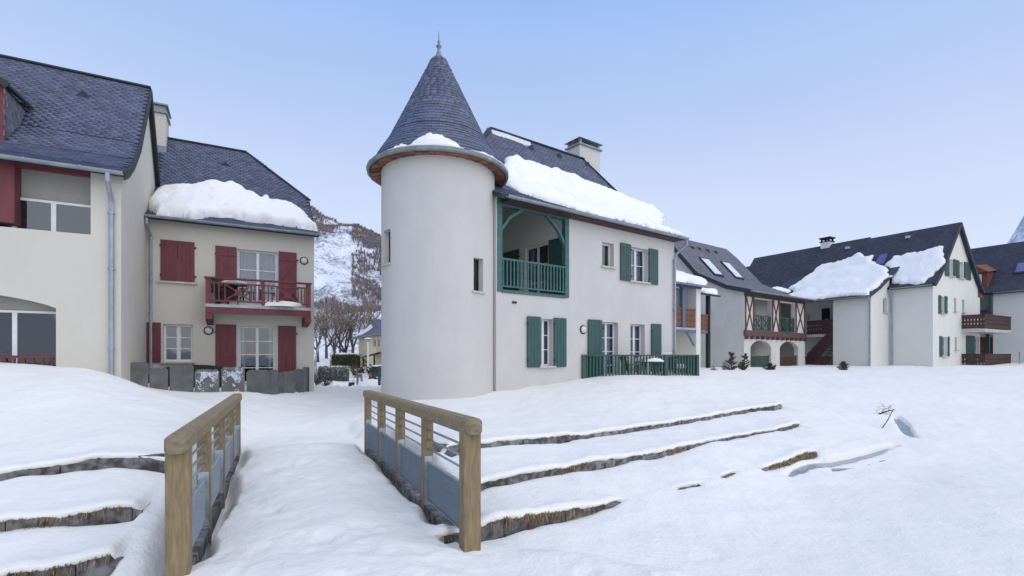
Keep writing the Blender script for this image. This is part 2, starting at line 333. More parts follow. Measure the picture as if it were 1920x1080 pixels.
def gable_roof(F, par, s0, s1, prof, th=.13, hipL=None, hipR=None, material=None, name='roof'):
    """prof: (w,z) from front eave to ridge; the back slope mirrors it. hip = (w_hip, s_ridge_end)"""
    wr, zr = prof[-1]; pr = list(prof)
    for hp in (hipL, hipR):
        if hp and not any(abs(p[0]-hp[0]) < 1e-6 for p in pr): pr.append((hp[0], interp(prof, hp[0]))); pr.sort()
    def rng_(w_):
        a, b = s0, s1
        if hipL and w_ > hipL[0]: a = s0+(hipL[1]-s0)*(w_-hipL[0])/(wr-hipL[0])
        if hipR and w_ > hipR[0]: b = s1+(hipR[1]-s1)*(w_-hipR[0])/(wr-hipR[0])
        return a, b
    full = [(a, z, a) for a, z in pr]+[(2*wr-a, z, a) for a, z in pr[::-1][1:]]
    mb = MB(); top = []; uvs = []; L = 0; last = None
    for wq, z, wm in full:
        a, b = rng_(wm)
        if last: L += math.hypot(wq-last[0], z-last[1])
        last = (wq, z); top.append((wq, z, a, b)); mb.v += [tuple(F.P(a, wq, z)), tuple(F.P(b, wq, z))]; uvs += [(a, L), (b, L)]
    nt_ = len(mb.v); faces = [(2*i, 2*i+1, 2*i+3, 2*i+2) for i in range(len(top)-1)]
    for hp, off in ((hipL, 0), (hipR, 1)):
        if hp:
            i0 = [i for i, t in enumerate(full) if abs(t[2]-hp[0]) < 1e-6]; ids = [2*i+off for i in range(i0[0], i0[-1]+1)]
            faces.append(tuple(ids) if off == 0 else tuple(ids[::-1]))
    cnt = {}
    for f in faces:
        for i in range(len(f)):
            e_ = (f[i], f[(i+1) % len(f)]); k = tuple(sorted(e_)); cnt.setdefault(k, []).append(e_)
    mb.f = list(faces)+[tuple(i+nt_ for i in f[::-1]) for f in faces]
    mb.v += [(x, y, z-th) for x, y, z in mb.v[:nt_]]; uvs = uvs+uvs
    for k, e_ in cnt.items():
        if len(e_) == 1: a, b = e_[0]; mb.f.append((b, a, a+nt_, b+nt_))
    return mb.build(name, material or M['slateb'], par, uv=uvs), rng_
SL = None
def slate_mesh(sw, ln):
    v = [(-sw/2+.004,0,0), (sw/2-.004,0,0), (sw/2-.004,ln,0), (-sw/2+.004,ln,0), (-sw/2+.004,0,.026), (sw/2-.004,0,.026), (sw/2-.004,ln,.008), (-sw/2+.004,ln,.008)]
    f = [(4,5,6,7), (0,1,5,4), (1,2,6,5), (3,0,4,7), (2,3,7,6)]
    return v, f
def scatter_slates(par, mats4, sw, ln, nind, material=None, name='slate'):
    material = material or M['slate']; v, f = slate_mesh(sw, ln)
    me = bpy.data.meshes.new(name); me.from_pydata(v, [], f); me.materials.append(material); me.update()
    d = [((m.translation-V(0,0,CAMZ)).length, i) for i, m in enumerate(mats4)]; d.sort()
    ind = {i for _, i in d[:nind]}
    for i in ind: place(me, name, mats4[i], par)
    rest = [m for i, m in enumerate(mats4) if i not in ind]
    if not rest: return
    A = np.array([np.array(m) for m in rest]); vv = np.hstack([np.array(v), np.ones((8,1))])
    P_ = np.einsum('nij,kj->nki', A, vv)[:, :, :3]; k = len(rest)
    ff = (np.array(f)[None]+np.arange(k)[:, None, None]*8).reshape(-1, 4)
    o = npmesh('slates', P_.reshape(-1, 3), ff, material, par, smooth=False); o['kind'] = 'stuff'
def roof_slates(F, par, prof, rngf, s0, s1, sw=.2, g=.115, nind=300, excl=None):
    out = []; row = 0; off = 0
    for (w0, z0), (w1, z1) in zip(prof, prof[1:]):
        L = math.hypot(w1-w0, z1-z0); u = Vector(((w1-w0)/L*F.n[0], (w1-w0)/L*F.n[1], (z1-z0)/L)); x = V(F.d[0], F.d[1], 0); nn = x.cross(u)
        t = off
        while t < L:
            wq = w0+(w1-w0)*t/L; zq = z0+(z1-z0)*t/L; a, b = rngf(wq)
            s_ = s0+(.5*sw if row % 2 else 0)
            while s_ < s1+sw:
                if a+sw*.3 < s_ < b-sw*.3 and not (excl and excl(s_, wq)):
                    p = F.P(s_+random.uniform(-.006, .006), wq, zq)+nn*(.004+random.random()*.004)+u*random.uniform(-.006, .006)
                    xx = (x+nn*random.uniform(-.012, .012)).normalized(); n2 = xx.cross(u).normalized(); u2 = n2.cross(xx)
                    out.append(Matrix(((xx.x,u2.x,n2.x,p.x), (xx.y,u2.y,n2.y,p.y), (xx.z,u2.z,n2.z,p.z), (0,0,0,1))))
                s_ += sw
            t += g; row += 1
        off = t-L
    scatter_slates(par, out, sw, g+.05, nind)
def gable_poly(prof, zb, th=.13, inset=0):
    wr = prof[-1][0]; f = [(a, z-th-.01) for a, z in prof if a > inset+.01]; b = [(2*wr-a, z) for a, z in f[::-1][1:]]
    zi = interp(prof, inset)-th-.01
    return [(inset, zb), (2*wr-inset, zb), (2*wr-inset, zi)]+[p for p in b[::-1]]+[f[-1]]+[p for p in f[::-1][1:]]+[(inset, zi)]
# ---- noise
def vnoise(x, y, seed=0):
    xi = np.floor(x).astype(np.int64); yi = np.floor(y).astype(np.int64); fx = x-xi; fy = y-yi
    fx = fx*fx*fx*(fx*(fx*6-15)+10); fy = fy*fy*fy*(fy*(fy*6-15)+10)
    def h(a, b):
        n = (a*374761393+b*668265263+seed*974711) & 0x7fffffff; n = ((n ^ (n >> 13))*1274126177) & 0x7fffffff
        return ((n ^ (n >> 16)) & 0xffff)/65535.0
    return (h(xi, yi)*(1-fx)+h(xi+1, yi)*fx)*(1-fy)+(h(xi, yi+1)*(1-fx)+h(xi+1, yi+1)*fx)*fy
def fbm(x, y, oct=4, seed=0, gain=.5):
    s_ = 0; a = 1; t = 0
    for k in range(oct): s_ = s_+a*(vnoise(x*2**k+k*17.3, y*2**k-k*9.1, seed+k)-.5); t += a; a *= gain
    return s_/t*2
def sst(x, a, b): t = np.clip((x-a)/(b-a), 0, 1); return t*t*(3-2*t)
def roof_snow(F, prof, poly, T, label, par=None, seed=1, res=.06, edge=.35, wob=.12, under=.05, lump=.12):
    """a slab of snow lying on a roof slope inside poly (s,w); thickness T in the middle, rounded edge"""
    P_ = np.array(poly); a0, b0 = P_.min(0)-.2; a1, b1 = P_.max(0)+.2
    sx = np.arange(a0, a1, res); wy = np.arange(b0, b1, res); Sg, Wg = np.meshgrid(sx, wy)
    Sw = Sg+fbm(Sg*1.6, Wg*1.6, 4, seed)*wob; Ww = Wg+fbm(Sg*1.6+40, Wg*1.6, 4, seed+5)*wob
    def dist(x, y):
        d = np.full(x.shape, 1e9); ins = np.zeros(x.shape, bool); n = len(P_)
        for i in range(n):
            ax, ay = P_[i]; bx, by = P_[(i+1) % n]; ex, ey = bx-ax, by-ay
            t = np.clip(((x-ax)*ex+(y-ay)*ey)/(ex*ex+ey*ey), 0, 1); d = np.minimum(d, np.hypot(x-ax-t*ex, y-ay-t*ey))
            c = ((ay > y) != (by > y)) & (x < (bx-ax)*(y-ay)/(by-ay+1e-12)+ax); ins ^= c
        return np.where(ins, d, -d)
    D = dist(Sw, Ww)
    gy, gx = np.gradient(D, res); gl = np.maximum(np.hypot(gx, gy), .3)
    near = (D < 0) & (D > -res*1.6)
    Sg = np.where(near, Sg-D*gx/gl**2, Sg); Wg = np.where(near, Wg-D*gy/gl**2, Wg); D = np.where(near, 0, D)
    ok = D >= 0; t = np.clip(D/edge, 0, 1); prt = np.sqrt(np.maximum(1-(1-t)**2, 0))
    top = T*prt*(1+fbm(Sg*1.1, Wg*1.1, 4, seed+9)*.45)+lump*prt*fbm(Sg*2.5, Wg*2.5, 4, seed+3)*.6
    bz = -under*prt
    wp = np.array([p[0] for p in prof]); zp = np.array([p[1] for p in prof])
    base = np.interp(Wg, wp, zp); sl = (zp[1]-zp[0])/(wp[1]-wp[0]); base = np.where(Wg < wp[0], zp[0]+(Wg-wp[0])*sl*.75, base)
    slope = np.interp(Wg, (wp[1:]+wp[:-1])/2, np.diff(zp)/np.diff(wp)); nl = np.sqrt(1+slope**2); nw, nz_ = -slope/nl, 1/nl
    def lay(h): 
        w_ = Wg+nw*h; z_ = base+nz_*h+.03
        return np.stack([F.o[0]+F.d[0]*Sg+F.n[0]*w_, F.o[1]+F.d[1]*Sg+F.n[1]*w_, z_], -1).reshape(-1, 3)
    ny, nx = Sg.shape; idx = np.arange(ny*nx).reshape(ny, nx); cell = ok[:-1,:-1] & ok[1:,:-1] & ok[:-1,1:] & ok[1:,1:]
    q = np.stack([idx[:-1,:-1], idx[:-1,1:], idx[1:,1:], idx[1:,:-1]], -1)[cell]
    v = np.vstack([lay(top), lay(bz)]); f = np.vstack([q, q[:, ::-1]+ny*nx])
    used = np.unique(f); mp = np.full(len(v), -1); mp[used] = np.arange(len(used)); v = v[used]; f = mp[f]
    o = npmesh('roof_snow', v, f, M['rsnow'], None, True, root=V(*v.mean(0)))
    return tag(o, label, 'snow')
# ================================================================== GROUND
UD = (-.424, .906); VD = (.906, .424)       # along and across the footbridge
def uv_of(x, y): return x*UD[0]+y*UD[1], x*VD[0]+y*VD[1]
VC, VH = .446, 1.18
cp = [  # px, Y, z
 (960,.5,-.0),(700,2,0),(1300,2.2,-.12),(300,2,-.1),(960,3.4,-.06),(1300,3.6,-.22),(1700,3.5,-.30),(1900,5,-.32),(1400,5.5,-.30),(1100,4.6,-.17),(1700,7,-.34),(2200,7,-.3),(2300,12,-.1),
 (1000,5.0,-.12),(1250,6.6,-.20),(1480,7.9,-.30),(1640,9.4,-.32),(1800,9,-.33),(1900,11,-.25),(1800,13,.05),(1900,18,.45),(1650,13.5,.12),
 (880,6.6,.06),(1100,7.8,.06),(1350,9.2,.05),(1530,10.6,.0),(850,8.0,.3),(1050,10.0,.32),(1300,12.0,.34),(1470,14.0,.38),(1600,16,.45),
 (800,11,.38),(930,13.2,.52),(760,13,.44),(1050,15.2,.76),(1180,16.5,.95),(1300,18.5,.98),(1400,20,.95),(1330,25,.97),(1380,29,.93),(1450,30,.95),(1600,24,.85),(1650,32,.95),(1580,33,.93),(1750,31,.93),(1850,30,.92),(1900,35,1.05),(1920,45,1.2),(2200,30,.9),
 (680,9.5,.02),(560,11.5,.08),(600,14,.22),(520,14.2,.42),(640,17,.28),(600,20,.30),(660,23,.12),(640,28,-.15),(670,35,-.52),(600,33,-.30),(690,42,-.5),(640,48,-.2),(600,60,.7),(560,80,1.6),(680,80,1.6),
 (430,13,.5),(330,13.2,.66),(270,13.2,.86),(229,12.0,1.18),(165,11.1,1.44),(80,10.6,1.42),(0,10,1.45),(-200,9.5,1.5),(-200,12,1.6),(100,9.2,1.18),(250,9.6,.92),(360,9.5,.6),(60,7.6,.72),(300,7.4,.52),(-200,7.4,.75),(430,7.6,.1),
 (330,4.3,-.3),(250,4.0,-.38),(0,3.8,-.40),(150,4.9,-.05),(280,5.0,-.05),(0,4.9,.02),(-200,5.0,.1),(150,5.9,.24),(0,5.6,.22),(290,6.0,.15),(395,5.6,-.25),(380,5,-.3),
 (450,9.5,.1),(350,17,.75),(480,17.5,.7),(580,18.5,.3),(300,30,.8),(900,30,.8),(1100,40,.9),(1700,60,1.4),(400,50,1),(2300,60,1.4),(-300,60,1.4),(-300,30,1.2)]
C_ = np.array([((p-CX)/FPX*y, y, z) for p, y, z in cp])
def tp(r2): return np.where(r2 > 1e-12, .5*r2*np.log(np.maximum(r2, 1e-12)), 0)
def warp(x, y):   # distances are compressed so that near and far control points weigh alike
    r = np.hypot(x, y)+1e-6; k = np.log1p(r/3)/r*6; return x*k, y*k
cxw, cyw = warp(C_[:,0], C_[:,1]); n_ = len(C_)
K = tp((cxw[:,None]-cxw)**2+(cyw[:,None]-cyw)**2)+np.eye(n_)*.02
Pm = np.stack([np.ones(n_), cxw, cyw], 1); A_ = np.block([[K, Pm], [Pm.T, np.zeros((3,3))]])
sol = np.linalg.solve(A_, np.concatenate([C_[:,2], np.zeros(3)]))
def tps(x, y):
    xw, yw = warp(x, y); z = sol[n_]+sol[n_+1]*xw+sol[n_+2]*yw
    for i in range(n_): z = z+sol[i]*tp((xw-cxw[i])**2+(yw-cyw[i])**2)
    return z
def Hbase(x, y, fine=True):
    x = np.asarray(x, float); y = np.asarray(y, float); sh = x.shape; x = x.ravel(); y = y.ravel()
    z = np.empty(x.shape)
    for i in range(0, len(x), 60000): z[i:i+60000] = tps(x[i:i+60000], y[i:i+60000])
    r = np.hypot(x, y); z = z*(1-sst(r, 70, 110))+1.7*sst(r, 70, 110)
    u, v = uv_of(x, y)
    # the path mound over the bridge
    hp = .0-.012*(u-4)+.05*np.cos((v-VC)*2.2)+.045*fbm(x*.9, y*.9, 3, 3)
    ue = np.where(v < VC, 5.6, 5.05); hw = 1.12+.10*fbm(u*1.7, v*0+3, 3, 12)+1.7*(1-sst(u, 3.0, ue))
    fl = .16+.5*(1-sst(u, 3.0, ue))
    wp_ = 1-sst(np.abs(v-VC), hw-fl, hw+fl*.5); wl = 1-sst(u, 10.3, 13)
    side = np.where(np.abs(v-VC) < 1.65, 1, 0)*sst(u, 4.75, 5.4)*(1-sst(u, 10.6, 11.4))
    zl = z-.28*side*(1-sst(np.abs(v-VC), 1.25, 1.65))
    zl = np.where(side > .5, np.minimum(zl, .02+zl*.45-.22*(1-sst(np.abs(v-VC), 1.2, 1.65))), zl)
    z = zl*(1-wp_*wl)+hp*wp_*wl
    if fine:
        z = z+.05*fbm(x*.55, y*.55, 3, 21)*sst(r, 3, 8)+.022*fbm(x*1.9, y*1.9, 2, 33)
        am = np.exp(-(((x+8.2-(-.12*(y-24)))/3)**2+((y-24)/7)**2))      # trampled, shovelled snow in the gap
        z = z+am*(.16*np.abs(fbm(x*1.7, y*1.7, 4, 44))*2)
        # footprints and wind crust along the path
        z = z-.05*wp_*wl*np.clip(fbm(x*3.2, y*3.2, 3, 55), 0, 1)
    return z.reshape(sh)
# stream: melt channel showing slushy water
chan = [(1478,898,.03),(1500,888,.10),(1530,880,.16),(1570,872,.14),(1600,865,.12),(1640,856,.12),(1668,849,.06),(1682,845,.02)]
chan2 = [(1680,810,.05),(1692,818,.12),(1703,828,.11),(1714,834,.06)]
def gp(px, py, z=-.33): Y = (CAMZ-z)*FPX/(py-CY); return (px-CX)/FPX*Y, Y
def carve(x, y, z):
    for ch in (chan, chan2):
        P2 = [(*gp(a, b), c) for a, b, c in ch]; d = np.full(x.shape, 1e9)
        for (ax, ay, ra), (bx, by, rb) in zip(P2, P2[1:]):
            ex, ey = bx-ax, by-ay; t = np.clip(((x-ax)*ex+(y-ay)*ey)/(ex*ex+ey*ey), 0, 1)
            d = np.minimum(d, np.hypot(x-ax-t*ex, y-ay-t*ey)-(ra+(rb-ra)*t)*.9)
        d = d+.03*fbm(x*4, y*4, 3, 70)
        z = z-.17*(1-sst(d, -.02, .04))
    return z
# ---- stepped patches: rows follow the edging lines, so faces are crisp
class Steps:
    def __init__(s, d, lines, amin, amax, bmin, bmax, seed):
        l = math.hypot(*d); s.d = (d[0]/l, d[1]/l); s.n = (-s.d[1], s.d[0]); s.lines = lines; s.seed = seed; s.box = (amin, amax, bmin, bmax)
    def xy(s, a, b): return s.d[0]*a+s.n[0]*b, s.d[1]*a+s.n[1]*b
    def ab(s, x, y): return s.d[0]*x+s.d[1]*y, s.n[0]*x+s.n[1]*y
    def bline(s, k, a): return s.lines[k][0]+.05*fbm(a*.8, a*0+k*7.7, 3, s.seed)
    def expo(s, k, a):
        e_ = np.interp(a, [q[0] for q in s.lines[k][1]], [q[1] for q in s.lines[k][1]], left=0, right=0)
        return e_*(1+.45*fbm(a*2.2, a*0+k*3.1, 3, s.seed+2))
    def edge_mask(s, a, b):
        a0, a1, b0, b1 = s.box
        return sst(a, a0, a0+.35)*(1-sst(a, a1-(.7 if a1 > 5 else .35), a1))*sst(b, b0, b0+.9)*(1-sst(b, b1-.9, b1))
    def height(s, a, b, side=None):
        x, y = s.xy(a, b); z = carve(x, y, Hbase(x, y)); em = s.edge_mask(a, b)
        for k in range(len(s.lines)):
            e_ = s.expo(k, a); bl = s.bline(k, a); sg = np.where(b > bl, 1., -1.) if side is None else np.where(k == side[0], side[1], np.where(b > bl, 1., -1.))
            z = z+em*sg*e_*.5*np.exp(-np.abs(b-bl)/.30)
        return z
    def build(s, name):
        a0, a1, b0, b1 = s.box; A = np.arange(a0, a1, .035); order = sorted(range(len(s.lines)), key=lambda k: s.lines[k][0])
        rows = []
        def flat(f0, f1, n):
            for t in np.linspace(0, 1, n): 
                b = f0*(1-t)+f1*t; rows.append((b, s.height(A, b)))
        prev = np.full(A.shape, b0)
        for k in order:
            bl = s.bline(k, A); e_ = s.expo(k, A)*s.edge_mask(A, bl); q = np.clip(e_/.05, 0, 1)
            flat(prev, bl-.12, max(6, int(float(np.mean(bl-prev))/.045)))
            lo = s.height(A, bl-.001, (k, -1)); hi = s.height(A, bl+.001, (k, 1))
            rows.append((bl-.05, lo)); rows.append((bl-.005, lo-.03*q)); rows.append((bl-.004+.008*q, hi-.10*q))
            nzz = .5+.9*fbm(A*6, A*0+k, 4, s.seed+8, .7); v2 = q*np.clip(e_/.16, .3, 1); lip = v2*(.055+.04*nzz)
            rows.append((bl-lip*.75, hi-v2*(.058+.02*nzz))); rows.append((bl-lip, hi-v2*.035)); rows.append((bl-lip*.7, hi-v2*.012)); rows.append((bl+.02, hi+.008*q))
            prev = bl+.10
        flat(prev, np.full(A.shape, b1), max(8, int(float(np.mean(b1-prev))/.045)))
        X = []; Y = []; Z = []
        for b, z in rows: x, y = s.xy(A, b); X.append(x); Y.append(y); Z.append(z)
        v = np.stack([np.array(X), np.array(Y), np.array(Z)], -1); ny, nx = v.shape[:2]
        em = s.edge_mask(np.broadcast_to(A, (ny, nx)), np.array([r_[0] for r_ in rows])); v[..., 2] += -.012+.022*em
        idx = np.arange(ny*nx).reshape(ny, nx); f = np.stack([idx[:-1,:-1], idx[:-1,1:], idx[1:,1:], idx[1:,:-1]], -1).reshape(-1, 4)
        return tag(npmesh(name, v.reshape(-1, 3), f, M['snow']), kind='structure')
# lines: (b, [(a, exposed height)...])
RS_ = Steps((.816, .578), [
  (6.85, [(3.5,0),(3.6,.22),(4.4,.16),(6,.17),(8,.14),(9.8,.15),(11.5,.14),(13,.17),(13.8,.2),(13.86,0)]),
  (5.56, [(2.7,0),(2.8,.16),(4,.17),(6,.2),(7.2,.15),(8,.12),(8.6,.08),(9.5,.10),(10.3,.07),(11,.09),(12,.15),(12.06,0)]),
  (4.45, [(2.2,.0),(2.3,.20),(3.0,.26),(3.8,.25),(4.35,.16),(4.7,.12),(4.95,0),(5.9,0),(6.15,.07),(6.5,.08),(6.7,.0),(7.1,.0),(7.25,.08),(7.5,.07),(7.65,0),(8.2,0),(8.35,.12),(9.2,.18),(10.2,.15),(10.42,0)])],
  1.4, 14.6, 2.65, 8.6, 5)
LS_ = Steps((.906, .424), [
  (7.92, [(-12,.15),(-5,.17),(-3,.14),(-1.95,.18),(-1.32,.24),(-1.27,0)]),
  (6.64, [(-12,.2),(-6,.19),(-3.4,.20),(-2,.2),(-1.42,.24),(-1.36,0)]),
  (5.76, [(-12,.16),(-4.5,.1),(-3.2,.16),(-2,.24),(-1.40,.26),(-1.33,0)])],
  -11, -.75, 3.9, 9.7, 9)
RS_.build('terraced_snow'); LS_.build('terraced_snow')
# main sheet
na, nr = 1000, 600
ang = np.linspace(R(-88), R(88), na); rad = .7*np.power(180/.7, np.linspace(0, 1, nr))
AA, RR = np.meshgrid(ang, rad); X = np.sin(AA)*RR; Y = np.cos(AA)*RR; Z = carve(X, Y, Hbase(X, Y))
for st in (RS_, LS_):
    a, b = st.ab(X, Y); Z = Z-.45*sst(st.edge_mask(a, b), .965, 1.0)
idx = np.arange(na*nr).reshape(nr, na); f = np.stack([idx[:-1,:-1], idx[:-1,1:], idx[1:,1:], idx[1:,:-1]], -1).reshape(-1, 4)
tag(npmesh('snow_ground', np.stack([X, Y, Z], -1).reshape(-1, 3), f[:, ::-1], M['snow']), kind='structure')
mb = MB(); mb.lathe((0,0,0), [(.0,-.6), (6,-.6), (60,-.6), (150,.9), (176,1.2), (400,1.4), (6000,1.0)], 64); tag(mb.build('snow_field', M['snow']), kind='structure')
def gz(x, y): return float(Hbase(np.array([x]), np.array([y]))[0])
# slushy stream
mb = MB()
for ch in (chan, chan2):
    L_ = []; 
    for a, b, r in ch: x, y = gp(a, b); L_.append((x, y, r+.22))
    nn_ = Vector((-(L_[-1][1]-L_[0][1]), L_[-1][0]-L_[0][0])).normalized(); o_ = len(mb.v)
    for x0, y0, r0 in L_: z = gz(x0, y0)-.075; mb.v += [(x0-nn_.x*r0, y0-nn_.y*r0, z), (x0+nn_.x*r0, y0+nn_.y*r0, z)]
    mb.f += [(o_+2*i, o_+2*i+2, o_+2*i+3, o_+2*i+1) for i in range(len(L_)-1)]
tag(mb.build('stream', M['ice']), kind='structure')
# ================================================================== FOOTBRIDGE RAILINGS
def railing(label, base, px_side, ztops, inner):
    """base: xy of the near post, running along UD; ztops: rail height near/far; inner: +1 if the path lies to the +VD side"""
    u = V(UD[0], UD[1], 0); v = V(VD[0], VD[1], 0); b0 = V(base[0], base[1], 0); sp_ = 1.51; n = 5
    T = thing('bridge_railing', label, 'railing', (b0.x, b0.y, 0), 'railings of the footbridge')
    zt = lambda d: ztops[0]+(ztops[1]-ztops[0])*d/(sp_*4)
    for i in range(n):
        d = i*sp_; p = b0+u*d; big = i == 0
        wd = .17 if big else .13
        mb = MB(); mb.bar(p+V(0,0,zt(d)-1.75), p+V(0,0,zt(d)-(.10 if big else .13)), wd, .15 if big else .10, up=tuple(u)); 
        po = mb.build('post', M['wood'], T)
        bv = po.modifiers.new('b', 'BEVEL'); bv.width = .008; bv.segments = 2
        if i:   # steel shoe clasping the foot
            m2 = MB(); q = p-v*inner*0
            m2.bar(p+V(0,0,zt(d)-1.7)-u*.06, p+V(0,0,zt(d)-.60)-u*.06, wd*.8, .008, up=tuple(u)); m2.bar(p+V(0,0,zt(d)-1.7)+u*.06, p+V(0,0,zt(d)-.60)+u*.06, wd*.8, .008, up=tuple(u))
            m2.tube([p-u*.07+V(0,0,zt(d)-.66), p+u*.07+V(0,0,zt(d)-.66)], .012, 6)
            m2.build('steel_shoe', M['steel'], T)
    # handrail: chamfered beam with a nosed end
    L = sp_*4+.08; mb = MB(); hw, hh = .085, .075
    def ring(d, k, dz=0): 
        c = b0+u*d+V(0,0,zt(d)-hh+dz); ch = .028
        pr = [(-hw+ch,-hh), (hw-ch,-hh), (hw,-hh+ch), (hw,hh-ch), (hw-ch,hh), (-hw+ch,hh), (-hw,hh-ch), (-hw,-hh+ch)]
        return [c+v*a*k+V(0,0,b*k) for a, b in pr]
    rings = [ring(-.17, .62, -.02), ring(-.10, 1)]+[ring(d, 1) for d in np.linspace(.2, L, 9)]
    for r_ in rings: mb.v += [tuple(p) for p in r_]
    for i in range(len(rings)-1):
        for k in range(8): mb.f.append((i*8+k, i*8+(k+1) % 8, i*8+8+(k+1) % 8, i*8+8+k))
    mb.f.append(tuple(range(8))[::-1]); mb.f.append(tuple(8*(len(rings)-1)+k for k in range(8)))
    mb.build('handrail', M['woodh'], T)
    for i in range(4):
        d0 = i*sp_+.05; d1 = (i+1)*sp_-.04
        for k in range(3):
            zz = .285+.115*k
            mb = MB(); mb.tube([b0+u*(d0-.02)+V(0,0,zt(d0)-zz), b0+u*(d1+.06)+V(0,0,zt(d1)-zz)], .013, 8); mb.build('steel_rod', M['steel'], T, smooth=True)
        # ribbed, perforated sheet
        mb = MB(); z1, z0 = .67, 1.13; nrib = 17; off = v*inner*-.0
        pts = []
        for j in range(nrib*2+1):
            t = j/(nrib*2); dz = z1+(z0-z1)*t; o_ = (.018 if j % 2 else -.018)
            for d in (d0+.02, d1-.01): pts.append(b0+u*d+off+v*o_+V(0,0,zt(d)-dz))
        m_ = len(pts); pts += [p+v*.004 for p in pts]
        mb.v = [tuple(p) for p in pts]
        for j in range(nrib*2): a = j*2; mb.f += [(a,a+1,a+3,a+2), (a+m_,a+2+m_,a+3+m_,a+1+m_)]
        pn = mb.build('mesh_panel', M['panel'], T)
        f2 = MB()
        for dz in (z1, z0): f2.bar(b0+u*(d0+.01)+V(0,0,zt(d0)-dz), b0+u*d1+V(0,0,zt(d1)-dz), .03, .02)
        f2.build('panel_frame', M['steel'], pn)
        # timber kerb at the deck edge
        k_ = MB(); k_.bar(b0+u*(d0-.03)+V(0,0,zt(d0)-1.27), b0+u*(d1+.04)+V(0,0,zt(d1)-1.27), .12, .16); k_.build('deck_edge_board', M['edge'], T)
    return T
def panelmat():
    m, t, p = newmat('perforated_steel_sheet'); L = t.links.new
    tcn = N(t, 'TexCoord'); vo = N(t, 'TexVoronoi', Scale=60); L(tcn.outputs['Object'], vo.inputs['Vector'])
    n = N(t, 'TexNoise', Scale=6, Detail=5); L(tcn.outputs['Object'], n.inputs['Vector'])
    cr = N(t, 'ValToRGB'); cr.color_ramp.elements[0].position = .18; cr.color_ramp.elements[0].color = (.14,.17,.20,1); cr.color_ramp.elements[1].position = .34; cr.color_ramp.elements[1].color = (.43,.47,.50,1)
    L(vo.outputs['Distance'], cr.inputs[0]); mr = N(t, 'MapRange'); mr.inputs['To Min'].default_value = .75; mr.inputs['To Max'].default_value = 1.15; L(n.outputs['Fac'], mr.inputs['Value'])
    vm = N(t, 'VectorMath', operation='SCALE'); L(cr.outputs[0], vm.inputs[0]); L(mr.outputs[0], vm.inputs['Scale']); L(vm.outputs[0], p.inputs['Base Color'])
    p.inputs['Roughness'].default_value = .5; p.inputs['Metallic'].default_value = .35
    return m
M['panel'] = panelmat()
railing('weathered timber railing with steel sheets on the left side of the snowy footbridge', (-2.74, 4.08), 0, (1.10, 1.0), 1)
railing('weathered timber railing with steel sheets on the right side of the snowy footbridge', (-.40, 4.72), 0, (1.15, 1.02), -1)
# ================================================================== EDGING OF THE SNOWED TERRACES
def edging(st, k, label, a0, a1, ends=(), grasslab=None, grass=()):
    p0 = st.xy(a0, float(st.bline(k, np.array([a0]))[0])); T = thing('terrace_edging', label, 'edging', (p0[0], p0[1], 0), 'slab edgings of the terraces')
    a = a0
    while a < a1-.05:
        ln = min(random.uniform(.42, 1.05), a1-a); n = 7; top = []; bot = []
        jit = random.uniform(-.008, .008)
        for i in range(n):
            q = a+.006+(ln-.012)*i/(n-1); bl = float(st.bline(k, np.array([q]))[0]); hi = float(st.height(np.array([q]), np.array([bl+.001]), (k, 1))[0]); lo = float(st.height(np.array([q]), np.array([bl-.001]), (k, -1))[0])
            top.append((q, bl, min(hi-.035, hi-.035)+random.uniform(-.014, .006), lo-.28))
        mb = MB(); m = 0
        for q, bl, zt, zb in top:
            for db in (-.045+jit+random.uniform(-.004,.004), .01):
                for z in (zb, zt): x, y = st.xy(q, bl+db); mb.v.append((x, y, z))
        for i in range(n-1):
            o = i*4; mb.f += [(o, o+4, o+5, o+1), (o+2, o+3, o+7, o+6), (o+1, o+5, o+7, o+3)]
        o = (n-1)*4; mb.f += [(0,1,3,2), (o, o+2, o+3, o+1)]
        mb.build('slab', M['edge'], T); a += ln
    for ae, db in ends:      # a slab standing across the end of the row
        bl = float(st.bline(k, np.array([ae]))[0]); x, y = st.xy(ae, bl-.05); x2, y2 = st.xy(ae+db[0], bl+db[1])
        zh = float(st.height(np.array([ae]), np.array([bl]), (k, 1))[0])-.02
        mb = MB(); mb.bar((x, y, zh-.22), (x2, y2, zh-.22), .05, .44); mb.build('end_slab', M['edge'], T)
    for g0, g1, dn in grass:
        gm = MB(); 
        for _ in range(int((g1-g0)*dn)):
            q = random.uniform(g0, g1); bl = float(st.bline(k, np.array([q]))[0]); hi = float(st.height(np.array([q]), np.array([bl+.001]), (k, 1))[0])
            x, y = st.xy(q, bl-.05-random.random()*.015); L_ = random.uniform(.06, .20); dx, dy = random.gauss(0, .02), -random.uniform(.0, .05)
            w_ = .004; z0 = hi-.02-random.random()*.03
            gm.add([(x-w_, y, z0), (x+w_, y, z0), (x+w_+dx*.6, y+dy*.8, z0-L_*.45), (x-w_+dx*.6, y+dy*.8, z0-L_*.45), (x+dx*1.4, y+dy, z0-L_)], [(0,1,2,3), (3,2,4)])
        g = gm.build('dry_grass', M['grass'], T); g['kind'] = 'stuff'
edging(RS_, 0, 'topmost slab edging right of the footbridge, just below the round tower', 3.62, 13.85, [(3.62, (-.30,.28)), (3.35, (-.2,.42)), (13.85, (.05,.25))])
edging(RS_, 1, 'middle slab edging right of the footbridge, with two tufts of dry grass', 2.82, 12.05, [(12.05, (.04,.2))], grass=((4.75,5.35,130), (7.25,7.6,120)))
edging(RS_, 2, 'lowest slab edging starting at the foot of the right railing, mostly buried', 2.32, 10.4, [], grass=((2.32,4.35,90), (8.5,10.4,90)))
edging(LS_, 0, 'topmost slab edging left of the footbridge, ending in upright slabs', -10.9, -1.3, [(-1.66, (.28,-.04)), (-1.3, (.12,.42))])
